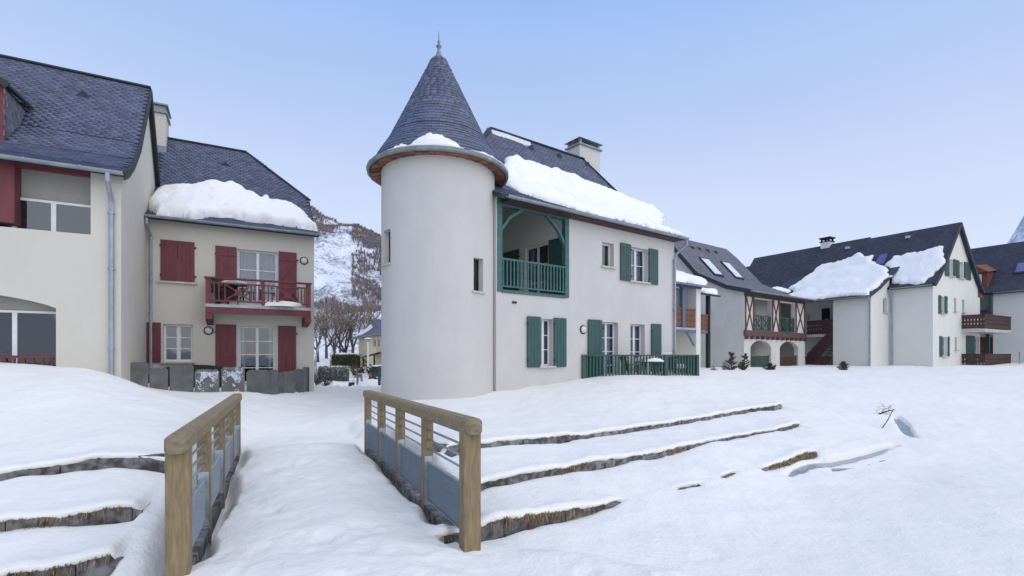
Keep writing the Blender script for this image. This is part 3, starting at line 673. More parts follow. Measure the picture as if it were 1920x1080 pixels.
edging(LS_, 1, 'middle slab edging left of the footbridge, fringed with dead grass', -10.9, -1.38, [(-1.38, (.02,.3))], grass=((-10,-1.5,60),))
edging(LS_, 2, 'lowest slab edging left of the footbridge, at the bottom corner', -10.9, -1.35, [(-1.35, (.02,.3))], grass=((-2.2,-1.4,80),))
# ================================================================== BIG LEFT HOUSE
L = Fr((-9.93, 12.6), (.874, .486)); LP = [(-.42, 6.28), (.15, 6.52), (.9, 6.98), (1.9, 7.78), (4.1, 10.45)]
HL = thing('cream_house', 'big cream house at the left edge with a red dormer and an arched opening', 'house', (*L.P(0,0,0).xy, .8))
s_a, z_a = L.px(170, 440); s_b, z_b = L.px(28, 305); z_t = L.px(120, 312)[1]
s_c, _ = L.px(105, 620); z_ar = L.px(105, 578)[1]; z_cr = L.px(5, 549)[1]; s_d = s_c-3.4
arch = [(s_d, .2), (s_c, .2), (s_c, z_ar)]+[(s_c+(s_d-s_c)*t, z_ar+(z_cr-z_ar)*math.sin(math.pi*t)**.8) for t in np.linspace(.05, .95, 15)]+[(s_d, z_ar)]
zwl = 6.36; z_t = min(z_t, 6.30)
wall(L, [(-9,-.5), (0,-.5), (0,zwl), (-9,zwl)], [rect(s_b-1.8, s_a, z_a, z_t), arch], 0, .45, M['cream'], HL)
sd_ = L.side(0)
gp_ = gable_poly(LP, -.5)
wall(sd_, gp_, [], 0, .1, M['cream'], HL, 'gable_wall')
sdl = L.side(-9); wall(sdl, gp_, [], 0, .1, M['cream'], HL, 'gable_wall')
mb = MB(); fbox(mb, L, -9, 0, 8.2, 8.25, -.5, zwl); mb.build('back_wall', M['cream'], HL)
rf, rr = gable_roof(L, HL, -9.2, .10, LP)
# dormer: window front and slate cheek
s_f, zf0 = L.px(8, 243, .95); zf1 = L.px(8, 160, .95)[1]; wd0 = .95
dorm_z = lambda w_: interp(LP, w_)
roof_slates(L, rf, LP, rr, -9.1, .1, excl=lambda s_, w_: s_ < s_f and .9 < w_ < 2.6 and s_ > s_f-2.0)
mb = MB(); n = 10; top = [(wd0, zf1), (2.05+.35, dorm_z(2.4)+.02)]; lowp = [(w_, dorm_z(w_)-.05) for w_ in np.linspace(2.4, wd0, n)]
pl = top+lowp; mb.add([L.P(s_f, a, b) for a, b in pl], [tuple(range(len(pl)))]); dm = mb.build('dormer', M['slateb'], HL)
k = 0; z = zf0-.1
while z < zf1+.3:
    w_ = wd0+(.06 if k % 2 else 0)
    while w_ < 2.5:
        zt = zf1+(w_-wd0)*(dorm_z(2.4)-zf1)/1.45
        if z > dorm_z(w_)-.03 and z < zt-.06:
            mb = MB(); fbox(mb, L, s_f+.004, s_f+.018+.004*(k % 3), w_-.055, w_+.055, z-.07, min(z+.07, zt-.03)); mb.build('cheek_slate', M['cheek'], dm)
        w_ += .12
    z += .13; k += 1
mb = MB(); fbox(mb, L, s_f-.16, s_f+.02, wd0-.04, wd0+.06, zf0-.35, zf1+.05); mb.build('dormer_post', M['red'], dm)
mb = MB(); fbox(mb, L, s_f-1.9, s_f-.16, wd0-.02, wd0+.06, zf0-.35, zf0+.15); mb.build('dormer_apron', M['red'], dm)
mb = MB(); zap = zf1+.72; ov = .14
A0, A1, A2 = (s_f+ov, zf1-.02), (s_f-.95, zap), (s_f-1.9-ov, zf1-.02)
for (a, b), (c, d) in ((A0, A1), (A1, A2)):
    mb.add([L.P(a, wd0-.22, b), L.P(c, wd0-.22, d), L.P(c, 2.9, d+.5), L.P(a, 2.5, dorm_z(2.5)+.04), L.P(a, wd0-.22, b-.07), L.P(c, wd0-.22, d-.07), L.P(c, 2.9, d+.43), L.P(a, 2.5, dorm_z(2.5)-.03)], [(0,1,2,3), (7,6,5,4), (0,4,5,1), (1,5,6,2), (2,6,7,3), (3,7,4,0)])
mb.build('dormer_roof', M['slateb'], dm)
mb = MB(); mb.add([L.P(s_f-.1, wd0, zf1-.05), L.P(s_f-.95, wd0, zap-.1), L.P(s_f-1.8, wd0, zf1-.05)], [(0,1,2)]); mb.build('dormer_gable', M['red'], dm)
mb = MB()
for (a, b), (c, d) in ((A0, A1),): mb.bar(L.P(a, wd0-.235, b-.06), L.P(c, wd0-.235, d-.06), .03, .16)
mb.build('bargeboard', M['iron'], dm)
def roof_vent(F, par, s_, w_, prof):
    z = interp(prof, w_); mb = MB(); a = .16
    mb.add([F.P(s_-a, w_-.16, z-.14), F.P(s_+a, w_-.16, z-.14), F.P(s_, w_-.16, z+.06), F.P(s_-a, w_+.1, z+.13), F.P(s_+a, w_+.1, z+.13), F.P(s_, w_+.12, z+.14)], [(0,1,2), (0,2,5,3), (1,4,5,2)])
    return mb.build('roof_vent', M['slateb'], par)
q = L.px(157, 157, 3.3); roof_vent(L, rf, q[0], 3.35, LP)
mb = MB(); mb.bar(L.P(-9.2, 4.1, 10.47), L.P(.12, 4.1, 10.47), .22, .05); mb.build('ridge_cap', M['slateb'], rf)
mb = MB()
for (a, b), (c, d) in zip(LP, LP[1:]):
    mb.bar(L.P(.13, a, b-.10), L.P(.13, c, d-.10), .04, .2); mb.bar(L.P(.13, 8.2-a, b-.10), L.P(.13, 8.2-c, d-.10), .04, .2)
mb.build('verge_board', M['slateb'], rf)
gutter(L, HL, -9.2, .12, -.5, 6.24, .08, M['zinc'])
s_p, _ = L.px(210, 500); 
downpipe(HL, [L.P(s_p, -.5, 6.2), L.P(s_p, -.5, 6.0), L.P(s_p, -.07, 5.6), L.P(s_p, -.07, 5.3), L.P(s_p, -.07, .7)], .055, [L.P(s_p, -.07, z) for z in (5.3, 3.9, 1.9)])
# loggia closed with a big window, red posts
mb = MB(); fbox(mb, L, s_b-1.8, s_a, .40, .46, L.px(100, 380, .4)[1]+.03, z_t+.1); mb.build('infill_panel', M['grey'], HL)
zw1 = L.px(100, 385, .4)[1]+.09; window(L, HL, s_b-1.6, s_a, z_a, zw1, .34, leaves=4, rows=1, fr=.06, sill=False)
mb = MB(); fbox(mb, L, s_b-1.8, s_b, -.04, .42, z_a+.1, z_t+.02); mb.build('red_panel', M['red'], HL)
mb = MB(); fbox(mb, L, s_b-1.8, s_a+.0, .02, .14, z_t-.13, z_t-.003); mb.build('lintel', M['red'], HL)
# arched opening: glazed wall, red railing
zt_ = L.px(60, 588, .5)[1]
mb = MB(); fbox(mb, L, s_d, s_c, .47, .52, zt_+.04, z_cr+.1); mb.build('infill_panel', M['grey'], HL)
window(L, HL, s_d+.1, s_c, .4, zt_+.06, .42, leaves=4, rows=1, fr=.055, sill=False)
def balustrade(F, par, s0, s1, w, z0, z1, material, gap=.12, bw=.035, post=(), name='baluster', rail=(.07, .06), low=.08, railmat=None):
    rm = railmat or material
    mb = MB(); fbox(mb, F, s0, s1, w-rail[0]/2, w+rail[0]/2, z1-rail[1], z1); mb.build('top_rail', rm, par)
    mb = MB(); fbox(mb, F, s0, s1, w-.025, w+.025, z0+low, z0+low+.05); mb.build('bottom_rail', rm, par)
    n = max(1, round((s1-s0)/gap)); me = None
    for i in range(n):
        a = s0+(s1-s0)*(i+.5)/n
        if any(abs(a-p) < .07 for p in post): continue
        if me is None:
            b = MB(); fbox(b, F, a-bw/2, a+bw/2, w-bw/2, w+bw/2, z0+low+.052, z1-rail[1]-.002); o = b.build(name, material, par); me = o; A_a = a
        else:
            c = me.copy(); col.objects.link(c); c.parent = par; c.location = V(F.d[0]*(a-A_a), F.d[1]*(a-A_a), 0)
    for p in post:
        b = MB(); fbox(b, F, p-.055, p+.055, w-.055, w+.055, z0-.1, z1+.0); b.build('post', material, par)
rl = thing('red_railing', 'red slatted railing across the arched opening of the big left house', 'railing', tuple(L.P(s_d, .12, .75)))
balustrade(L, rl, s_d+.02, s_c-.02, .12, .85, 1.73, M['red'], .165, .05)
# ================================================================== CREAM HOUSE WITH BALCONY
mo = L.P(0, 4.1, 0); Mf = Fr((mo.x, mo.y), (.874, .486)); MP = [(-.42, 6.22), (.15, 6.46), (.9, 6.93), (1.9, 7.74), (4.2, 10.42)]
HM = thing('balcony_house', 'cream house with red shutters and a red balcony, snow sliding off its slate roof', 'house', (mo.x, mo.y, .75))
ml = Mf.px(589, 550)[0]
holes = []; specs = []
def hole(F, x0, x1, y0, y1, ym=None, zmin=None):
    s0, _ = F.px(x0, 600); s1, _ = F.px(x1, 600); xm = (x0+x1)/2
    z1 = F.px(xm, y0)[1]; z0 = F.px(xm, y1)[1] if zmin is None else zmin
    return s0, s1, z0, z1
ud = hole(Mf, 446, 520, 470, 577, zmin=3.45); lw_ = hole(Mf, 306, 362, 608, 678); ld = hole(Mf, 448, 516, 612, 700, zmin=.75)
cs = hole(Mf, 303, 363, 453, 528)
wall(Mf, rect(0, ml, -.5, 6.3), [rect(*q) for q in (ud, lw_, ld, cs)], 0, .2, M['cream'], HM)
mgp = gable_poly(MP, -.5); mgp = [(a, min(b, interp(MP, 2.3)-.1)) for a, b in mgp]
wall(Mf.side(ml), mgp, [], 0, .1, M['cream'], HM, 'gable_wall')
mb = MB(); fbox(mb, Mf, -1, ml, 8.3, 8.4, -.5, 6.3); mb.build('back_wall', M['cream'], HM)
rfm, rrm = gable_roof(Mf, HM, -1.2, ml+.12, MP, hipR=(2.3, 2.95))
roof_slates(Mf, rfm, MP, rrm, .1, ml+.1)
mb = MB(); mb.bar(Mf.P(-1.2, 4.2, 10.44), Mf.P(2.95, 4.2, 10.44), .22, .05); mb.bar(Mf.P(2.95, 4.2, 10.44), Mf.P(ml+.12, 2.3, interp(MP, 2.3)+.02), .2, .05); mb.build('ridge_cap', M['slateb'], rfm)
q = Mf.px(423, 292, 3.4); roof_vent(Mf, rfm, q[0], 3.45, MP)
c0, c1 = Mf.px(276, 240, 3.6)[0]-.35, Mf.px(311, 240, 3.6)[0]; zc = Mf.px(300, 213, 3.6)[1]
mb = MB(); fbox(mb, Mf, c0, c1, 3.55, 4.6, 9.0, zc); ch = mb.build('chimney', M['cream'], rfm)
mb = MB(); fbox(mb, Mf, c0-.08, c1+.06, 3.47, 4.68, zc+.002, zc+.1); fbox(mb, Mf, c0-.02, c1, 3.55, 4.6, zc+.1, zc+.30); fbox(mb, Mf, c0-.10, c1+.08, 3.45, 4.7, zc+.30, zc+.36); mb.build('chimney_cap', M['zincd'], ch)
mb = MB(); fbox(mb, Mf, c0-.04, c1+.03, 3.48, 4.66, 9.2, 9.85); mb.build('lead_flashing', M['zincd'], ch)
gutter(Mf, HM, -.1, ml+.14, -.5, 6.2, .075, M['zinc'])
downpipe(HM, [Mf.P(.06, -.5, 6.1), Mf.P(.06, -.5, 5.95), Mf.P(.12, -.08, 5.6), Mf.P(.12, -.08, .5)], .045, [Mf.P(.12, -.08, z) for z in (5.55, 4.2, 3.1)])
window(Mf, HM, *ud, .15, leaves=2, rows=3, cols=1, curtain=1, sill=False, name='french_door')
window(Mf, HM, *ld, .15, leaves=2, rows=4, cols=1, curtain=.35, sill=False, name='french_door')
window(Mf, HM, *lw_, .15, leaves=2, rows=3, cols=1, fr=.07, curtain=.2)
a = (cs[0]+cs[1])/2; shutter(Mf, HM, cs[0]-.03, a-.004, cs[2], cs[3]+.02, .0, M['red'], hinge=-1, label='closed red shutter'); shutter(Mf, HM, a+.004, cs[1]+.03, cs[2], cs[3]+.02, .0, M['red'], label='closed red shutter')
mb = MB(); fbox(mb, Mf, cs[0]-.12, cs[1]+.1, -.09, .05, cs[2]-.07, cs[2]-.005); mb.build('sill', M['sill'], HM)
for x0, x1, q, z_, br in ((404, 444, ud, 3.5, 1), (522, 556, ud, 3.5, -1), (269, 302, lw_, None, 1), (404, 443, ld, .8, 1), (521, 555, ld, .8, -1)):
    a, b = Mf.px(x0, 500)[0], Mf.px(x1, 500)[0]; shutter(Mf, HM, a, b, z_ if z_ else q[2]-.03, q[3]+.04, -.02, M['red'], brace=br, hinge=-br)
def wall_lamp(F, px, py, label, r=.15, w=0):
    s_, z_ = F.px(px, py, w); T = thing('wall_lamp', label, 'lamp', tuple(F.P(s_, w, z_)), 'round bulkhead wall lamps')
    for nm, rr_, d, m_ in (('ring', r, .05, M['iron']), ('glass', r*.78, .10, M['lampw'])):
        mb = MB(); prof = [(0, d), (rr_*.55, d*.93), (rr_*.9, d*.65), (rr_, d*.3), (rr_, 0)]; n = 20
        for a, h in prof:
            for k in range(n): t = 2*math.pi*k/n; mb.v.append(tuple(F.P(s_+a*math.cos(t), w-h, z_+a*math.sin(t))))
        for i in range(len(prof)-1):
            for k in range(n): mb.f.append((i*n+k, i*n+n+k, i*n+n+(k+1) % n, i*n+(k+1) % n))
        mb.build(nm, m_, T, smooth=True)
wall_lamp(Mf, 570, 489, 'round wall lamp high beside the right upper shutter over the red balcony'); wall_lamp(Mf, 391, 620, 'round wall lamp between the small window and the ground floor glazed door')
# balcony
wb = -1.0; b0, b1 = Mf.px(385, 560, wb)[0], Mf.px(583, 560, wb)[0]; zt_ = Mf.px(480, 524, wb)[1]; zs1 = Mf.px(480, 573, wb)[1]; zs0 = zs1-.10
bal = MB(); fbox(bal, Mf, b0, b1, wb, 0, zs0, zs1); B = bal.build('balcony', M['concrete'], HM)
mb = MB(); fbox(mb, Mf, b0, b1, wb+.02, wb+.14, zs0-.2, zs0-.003); mb.build('beam', M['red'], B)
for a in (b0, b1-.2):
    mb = MB(); pr = [(-.02, -.35), (-.02, -.01), (wb-.04, -.01), (wb-.04, -.20), (wb+.3, -.27)]
    mb.v = [tuple(Mf.P(x, w_, zs0+z-.2)) for x in (a, a+.2) for w_, z in pr]; n = 5
    mb.f = [tuple(range(n)), tuple(range(n, 2*n))[::-1]]+[(k, n+k, n+(k+1) % n, (k+1) % n) for k in range(n)]; mb.build('bracket', M['red'], B)
posts = [b0+.08, (b0+b1)/2+.08, b1-.08]
for p in posts: mb = MB(); fbox(mb, Mf, p-(.075 if p != posts[1] else .05), p+(.075 if p != posts[1] else .05), wb+.01, wb+.14, zs1+.001, zt_-.05); mb.build('post', M['red'], B)
mb = MB(); fbox(mb, Mf, b0-.03, b1+.03, wb-.03, wb+.16, zt_-.05, zt_); mb.build('top_rail', M['red'], B)
mb = MB(); fbox(mb, Mf, b0+.02, b1-.02, wb+.05, wb+.10, zs1+.09, zs1+.15); mb.build('bottom_rail', M['red'], B)
mb = MB(); fbox(mb, Mf, b0+.02, b1-.02, wb+.05, wb+.10, zt_-.21, zt_-.16); mb.build('middle_rail', M['red'], B)
for i in range(2):
    a, b = posts[i]+.08, posts[i+1]-.07; za, zb = zs1+.15, zt_-.21; xa = a+(b-a)*.27; xb = a+(b-a)*.80
    for q in (a+(b-a)*.06, a+(b-a)*.15, xa, a+(b-a)*.88, a+(b-a)*.96, xb): mb = MB(); fbox(mb, Mf, q-.02, q+.02, wb+.055, wb+.095, za, zb); mb.build('baluster', M['red'], B)
    for (p, q_) in (((xa, za), (xb, zb)), ((xa, zb), (xb, za))):
        mb = MB(); mb.bar(Mf.P(p[0], wb+.075, p[1]), Mf.P(q_[0], wb+.075, q_[1]), .04, .055, up=(-Mf.n[0], -Mf.n[1], 0)); mb.build('cross_brace', M['red'], B)
    c = (xa+xb)/2; zc_ = (za+zb)/2; mb = MB(); fbox(mb, Mf, c-.10, c+.10, wb+.05, wb+.10, zc_-.10, zc_+.10); mb.build('centre_block', M['red'], B)
for sx in (b0+.03, b1-.03):     # sides
    F2 = Mf.side(sx); q = Fr((Mf.P(sx, wb, 0).x, Mf.P(sx, wb, 0).y), F2.d)
    for z in (zt_-.05, zt_-.21, zs1+.09): mb = MB(); fbox(mb, q, .15, -wb-.01, -.02, .02, z, z+.05); mb.build('side_rail', M['red'], B)
    for k in range(6): mb = MB(); fbox(mb, q, .22+k*.13, .25+k*.13, -.015, .015, zs1+.14, zt_-.21); mb.build('baluster', M['red'], B)
# snow-laden table and chair on the balcony
def snow_blob(name, c, r, label, cat='snow', parent=None, seed=0, sq=(1,1,1), k=.18):
    nu, nv = 28, 12; v = []
    for j in range(nv+1):
        ph = math.pi/2*j/nv
        for i in range(nu):
            t = 2*math.pi*i/nu; rr_ = 1+k*float(fbm(np.array([math.cos(t)*1.3+seed]), np.array([math.sin(t)*1.3+ph]), 3, seed)[0])
            v.append((c[0]+r*sq[0]*rr_*math.cos(t)*math.cos(ph)**.6, c[1]+r*sq[1]*rr_*math.sin(t)*math.cos(ph)**.6, c[2]+r*sq[2]*math.sin(ph)*rr_))
    f = [(j*nu+i, j*nu+(i+1) % nu, (j+1)*nu+(i+1) % nu, (j+1)*nu+i) for j in range(nv) for i in range(nu)]
    o = npmesh(name, v, f, M['snow'], parent, True, root=None if parent else V(*c))
    if label: tag(o, label, cat)
    return o
def garden_table(c, label, group=None, r=.45, snowcap=.12, material=None):
    m_ = material or M['plastic']; T = thing('garden_table', label, 'table', tuple(c), group); c = V(*c)
    mb = MB(); mb.lathe(c, [(.001,.72), (r,.72), (r,.69), (.001,.69)], 20); mb.build('table_top', m_, T)
    for k in range(4):
        t = math.pi/4+k*math.pi/2; mb = MB(); mb.tube([c+V(math.cos(t)*r*.75, math.sin(t)*r*.75, 0), c+V(math.cos(t)*r*.6, math.sin(t)*r*.6, .69)], .02, 6); mb.build('leg', m_, T)
    return T
def garden_chair(c, rz, label, group, material=None):
    m_ = material or M['plastic']; T = thing('garden_chair', label, 'chair', tuple(c), group); c = V(*c); ca, sa = math.cos(rz), math.sin(rz)
    Q = lambda x, y, z: c+V(x*ca-y*sa, x*sa+y*ca, z)
    def bx_(x0, x1, y0, y1, z0, z1, nm, tilt=0):
        mb = MB(); mb.box8([Q(x0,y0,z0), Q(x1,y0,z0), Q(x1,y1,z0), Q(x0,y1,z0), Q(x0,y0+tilt,z1), Q(x1,y0+tilt,z1), Q(x1,y1+tilt,z1), Q(x0,y1+tilt,z1)]); return mb.build(nm, m_, T)
    bx_(-.22,.22,-.2,.22,.40,.44,'seat')
    for x in (-.24, .20): bx_(x,x+.04,-.2,.22,.60,.64,'armrest')
    for x, y in ((-.24,-.2), (.20,-.2), (-.24,.2), (.20,.2)): bx_(x,x+.04,y,y+.04,0,.60,'leg')
    for k in range(6): bx_(-.20+k*.07,-.16+k*.07,.20,.225,.44,.85,'back_slat',.10)
    bx_(-.24,.24,.30,.33,.84,.91,'back_rail')
    return T
p = Mf.P(b0+.85, -.45, zs1+.02); garden_table(p, 'small dark table under snow on the red balcony', r=.38)
snow_blob('snow_pillow', p+V(0,0,.72), .42, 'pillow of snow lying on the balcony table', seed=3, sq=(1,1,.3))
garden_chair(Mf.P(b0+.35, -.5, zs1+.02), 1.2, 'dark chair standing in snow at the left end of the red balcony', 'garden chairs')
mb = MB()
o = snow_blob('snow_drift', Mf.P((b0+b1)/2, -.45, zs1), 1.0, 'drift of snow filling the floor of the red balcony', seed=9, sq=(1.35,.45,.20), k=.3); 
# sliding slab of snow on this roof
sp0, sp1 = Mf.px(272, 395, -.2)[0], Mf.px(589, 420, -.3)[0]
def rw(F, prof, px, py):   # (s,w) where the ray of a pixel meets the roof slope
    lo, hi = prof[0][0]-.6, prof[-1][0]
    for _ in range(40):
        w_ = (lo+hi)/2; s_, z_ = F.px(px, py, w_); zr = interp(prof, w_) if w_ > prof[0][0] else prof[0][1]+(w_-prof[0][0])*.4
        if z_ > zr: lo = w_
        else: hi = w_
    return s_, w_
poly = [rw(Mf, MP, *q) for q in ((273,394), (280,372), (300,352), (340,349), (375,342), (430,347), (470,356), (505,368), (540,382), (560,394), (575,408))]
poly = [(a, b-.16) for a, b in poly]; poly += [(ml+.04, .5), (ml+.06, -.05), (ml-1.2, .08), (ml-2.3, .22), (ml-3.0, .34), (1.75, .30), (1.25, -.50), (.7, -.46), (.3, -.5)]
roof_snow(Mf, MP, poly, .36, 'thick slab of snow sliding over the gutter of the house with the red balcony', seed=4, res=.05, edge=.38, wob=.22, under=.10, lump=.12)
# ================================================================== STANDING SLATE FENCE
SFc = thing('slate_slab_fence', 'fence of upright grey slate slabs in front of the house with the red balcony', 'fence', (-10.8, 13.8, .8))
def slab_(x0, x1, Y0, Y1, ytop, ybot, lean=0, frost=False, seed=0, th=.05):
    a = V((x0-CX)/FPX*Y0, Y0, 0); b = V((x1-CX)/FPX*Y1, Y1, 0); d = b-a; nn = V(-d.y, d.x, 0).normalized(); rs = random.Random(seed)
    zt = CAMZ+(CY-ytop)*(Y0+Y1)/2/FPX; zb = CAMZ+(CY-ybot)*(Y0+Y1)/2/FPX-.35; h = zt-zb; pr = []
    n = 9
    for i in range(n+1):
        t = i/n; r_ = .13*min(1, d.length); e_ = min(t, 1-t)*d.length
        dz = -(r_-math.sqrt(max(r_*r_-(r_-min(e_, r_))**2, 0)))*.9; pr.append((t, zt+dz+rs.uniform(-.012, .012)))
    pts = [(0.01, zb), (.99, zb)]+[(t, z) for t, z in pr[::-1]]
    mb = MB(); m = len(pts)
    for k, off in enumerate((0, th)):
        for t, z in pts: mb.v.append(tuple(a+d*t+nn*(off+lean*(z-zb)/h)+V(0,0,z)))
    mb.f = [tuple(range(m)), tuple(range(m, 2*m))[::-1]]+[(k, m+k, m+(k+1) % m, (k+1) % m) for k in range(m)]
    o = mb.build('slab', M['slab'], SFc)
    if frost:
        o['label'] = 'slab with frost stuck to its face'; fr = MB(); nrm = -nn
        for _ in range(900):
            t = rs.gauss(.5, .22); z = zt-.07-abs(rs.gauss(0, .24))
            if frost == 2: t = rs.gauss(.5, .2); z = zt-.3+rs.gauss(0, .17)
            if not (.05 < t < .95) or z > zt-.03: continue
            if float(fbm(np.array([t*6.+seed]), np.array([z*6.]), 3, 3)[0]) < .02: continue
            c = a+d*t+nn*(lean*(z-zb)/h-.004)+V(0,0,z); r_ = rs.uniform(.007, .022); u = d.normalized()
            fr.add([c-u*r_, c+V(0,0,r_*rs.uniform(.5,1.3)), c+u*r_*rs.uniform(.5,1.2), c-V(0,0,r_*rs.uniform(.6,1.8)), c+nrm*.012], [(0,1,4), (1,2,4), (2,3,4), (3,0,4)])
        f_ = fr.build('frost', M['frost'], o); f_['kind'] = 'stuff'
Yf = lambda x: 13.6+(x-230)/275*1.75
for i, (x0, x1, yt, yb, fr) in enumerate([(230,278,679,730,0), (280,315,690,732,0), (318,363,683,733,0), (365,411,693,736,1), (415,459,688,738,2), (462,507,693,741,0)]):
    slab_(x0, x1, Yf(x0), Yf(x1), yt, yb, random.uniform(.0, .03), fr, i+2)
slab_(507, 521, Yf(507), 15.55, 694, 746, 0, 0, 20)
xs = [521, 533, 545, 555, 563, 570, 576, 581, 586]; ys = [15.6, 16.1, 16.6, 17.1, 17.5, 17.9, 18.3, 18.7, 19.1]
for i in range(8): slab_(xs[i], xs[i+1]-.3, ys[i], ys[i+1]-.06, [699,697,696,692,693,688,689,686][i], 738, 0, 0, 30+i)
# dark bench-like car or table behind the slabs (only its rounded top shows)
T = thing('covered_grill', 'low dark rounded cover under the small window, mostly hidden behind the slate slabs', 'cover', tuple(Mf.P(1.3, -1.0, .6)))
mb = MB(); nn_ = 14; r0 = []
for j in range(2):
    for k in range(nn_+1):
        t = math.pi*k/nn_; mb.v.append(tuple(Mf.P(1.35-1.2*math.cos(t)*(1), -1.3+j*.8, 0.86+.56*math.sin(t)**.55)))
mb.f = [(k, k+1, nn_+2+k, nn_+1+k) for k in range(nn_)]+[tuple(range(nn_+1))[::-1], tuple(range(nn_+1, 2*nn_+2))]; mb.build('cover', M['rubber'], T, smooth=False)
mb = MB(); fbox(mb, Mf, .3, 2.4, -1.2, -.6, .4, 1.0); mb.build('frame', M['iron'], T)
# ================================================================== CENTRAL HOUSE WITH ROUND TOWER
Cf = Fr((-.48, 15.0), (.8, .6)); CP = [(-.42, 6.50), (.15, 6.74), (.9, 7.18), (1.9, 7.98), (4.0, 10.72)]
HC = thing('tower_house', 'pinkish grey house with a round slate-coned tower and green shutters, in the centre', 'house', (-.48, 15, .5))
cl = Cf.px(1264, 550)[0]
g0, g1 = Cf.px(931, 450)[0], Cf.px(1066, 450)[0]; gz0 = Cf.px(1000, 551)[1]; gz1 = 6.48
q_small = hole(Cf, 1129, 1151, 455, 500); q_up = hole(Cf, 1181, 1215, 465, 528); q_low = hole(Cf, 1012, 1037, 598, 686)
q_d1 = hole(Cf, 1127, 1159, 604, 700, zmin=.8); q_d2 = hole(Cf, 1182, 1209, 608, 700, zmin=.8)
wall(Cf, rect(0, cl, -.5, 6.6), [rect(*q) for q in (q_small, q_up, q_low, q_d1, q_d2)]+[rect(max(g0, .04), g1, gz0, gz1)], 0, .28, M['tower'], HC)
cgp = gable_poly(CP, -.5); cgp = [(a, min(b, interp(CP, 1.8)-.1)) for a, b in cgp]
wall(Cf.side(cl), cgp, [], 0, .1, M['tower'], HC, 'gable_wall'); wall(Cf.side(0), cgp, [], 0, .1, M['tower'], HC, 'gable_wall')
mb = MB(); fbox(mb, Cf, 0, cl, 8.0, 8.1, -.5, 6.6); mb.build('back_wall', M['tower'], HC)
rfc, rrc = gable_roof(Cf, HC, -.1, cl+.15, CP, hipL=(1.8, 2.5), hipR=(1.8, 7.7))
roof_slates(Cf, rfc, CP, rrc, .0, cl+.1)
mb = MB(); mb.bar(Cf.P(2.5, 4, 10.74), Cf.P(7.7, 4, 10.74), .22, .05); mb.bar(Cf.P(7.7, 4, 10.74), Cf.P(cl+.15, 1.8, interp(CP, 1.8)+.03), .2, .05); mb.bar(Cf.P(2.5, 4, 10.74), Cf.P(-.1, 1.8, interp(CP, 1.8)+.03), .2, .05); mb.build('ridge_cap', M['slateb'], rfc)
for a, b, w_ in ((994, 277, 3.3), (1046, 292, 3.3), (1099, 308, 3.3)):
    s_, w_ = rw(Cf, CP, a, b); roof_vent(Cf, rfc, s_, w_, CP)
mb = MB(); w_ = 4.55; c0, c1 = Cf.px(1087, 280, w_)[0], Cf.px(1125, 280, w_)[0]; zc = Cf.px(1105, 277, w_)[1]
fbox(mb, Cf, c0, c1, w_, w_+.85, 9.0, zc); ch = mb.build('chimney', M['tower'], rfc)
mb = MB(); fbox(mb, Cf, c0-.09, c1+.09, w_-.09, w_+.94, zc+.002, zc+.08); fbox(mb, Cf, c0+.06, c1-.06, w_+.06, w_+.8, zc+.08, zc+.16)
for a in (c0+.02, c1-.14):
    for b in (w_, w_+.73): fbox(mb, Cf, a, a+.12, b, b+.12, zc+.08, zc+.30)
mb.build('chimney_crown', M['zincd'], ch)
mb = MB(); z = zc+.30; p = [Cf.P(a, b, z) for a, b in ((c0-.12, w_-.12), (c1+.12, w_-.12), (c1+.12, w_+.97), (c0-.12, w_+.97))]; t = [Cf.P(a, b, z+.20) for a, b in (((c0+c1)/2-.12, w_+.35), ((c0+c1)/2+.12, w_+.35), ((c0+c1)/2+.12, w_+.5), ((c0+c1)/2-.12, w_+.5))]
mb.box8(p+t); mb.build('chimney_cap', M['zincd'], ch)
gutter(Cf, HC, .05, cl+.2, -.50, 6.46, .08, M['zinc'])
mb = MB(); fbox(mb, Cf, .2, cl, -.41, -.005, 6.36, 6.40); mb.build('soffit', M['brown'], HC)
downpipe(HC, [Cf.P(cl+.12, -.5, 6.35), Cf.P(cl+.12, -.5, 6.2), Cf.P(cl+.02, -.08, 5.85), Cf.P(cl-.06, -.08, 5.6), Cf.P(cl-.06, -.08, .6)], .05, [Cf.P(cl-.06, -.08, z) for z in (5.6, 3.6, 1.9)])
window(Cf, HC, *q_small, .2, leaves=1, rows=1, fr=.06); window(Cf, HC, *q_up, .2, leaves=2, rows=2, curtain=1); window(Cf, HC, *q_low, .2, leaves=2, rows=3, curtain=.6)
window(Cf, HC, *q_d1, .2, leaves=2, rows=4, curtain=1, sill=False, name='french_door'); window(Cf, HC, *q_d2, .2, leaves=2, rows=4, curtain=.8, sill=False, name='french_door')
# shutters stand a little open, as slabs on the wall
for x0, x1, q, zz in ((1162,1181,q_up,None), (1215,1232,q_up,None), (987,1012,q_low,None), (1037,1060,q_low,None), (1101,1127,q_d1,.85), (1220,1238,q_d2,.85)):
    a, b = Cf.px(x0, 500)[0], Cf.px(x1, 500)[0]; shutter(Cf, HC, a, b, zz or q[2]-.04, q[3]+.05, -.03, M['green'], hinge=(-1 if x0 < 1000 or x0 in (1220, 1215, 1037) else 1))
wall_lamp(Cf, 1093, 618, 'round wall lamp on the tower house between the lower shutters', .16)
mb = MB(); fbox(mb, Cf, Cf.px(960, 567)[0], Cf.px(968, 567)[0], -.03, .02, Cf.px(964, 569)[1], Cf.px(964, 565)[1]); mb.build('wall_vent', M['iron'], HC)
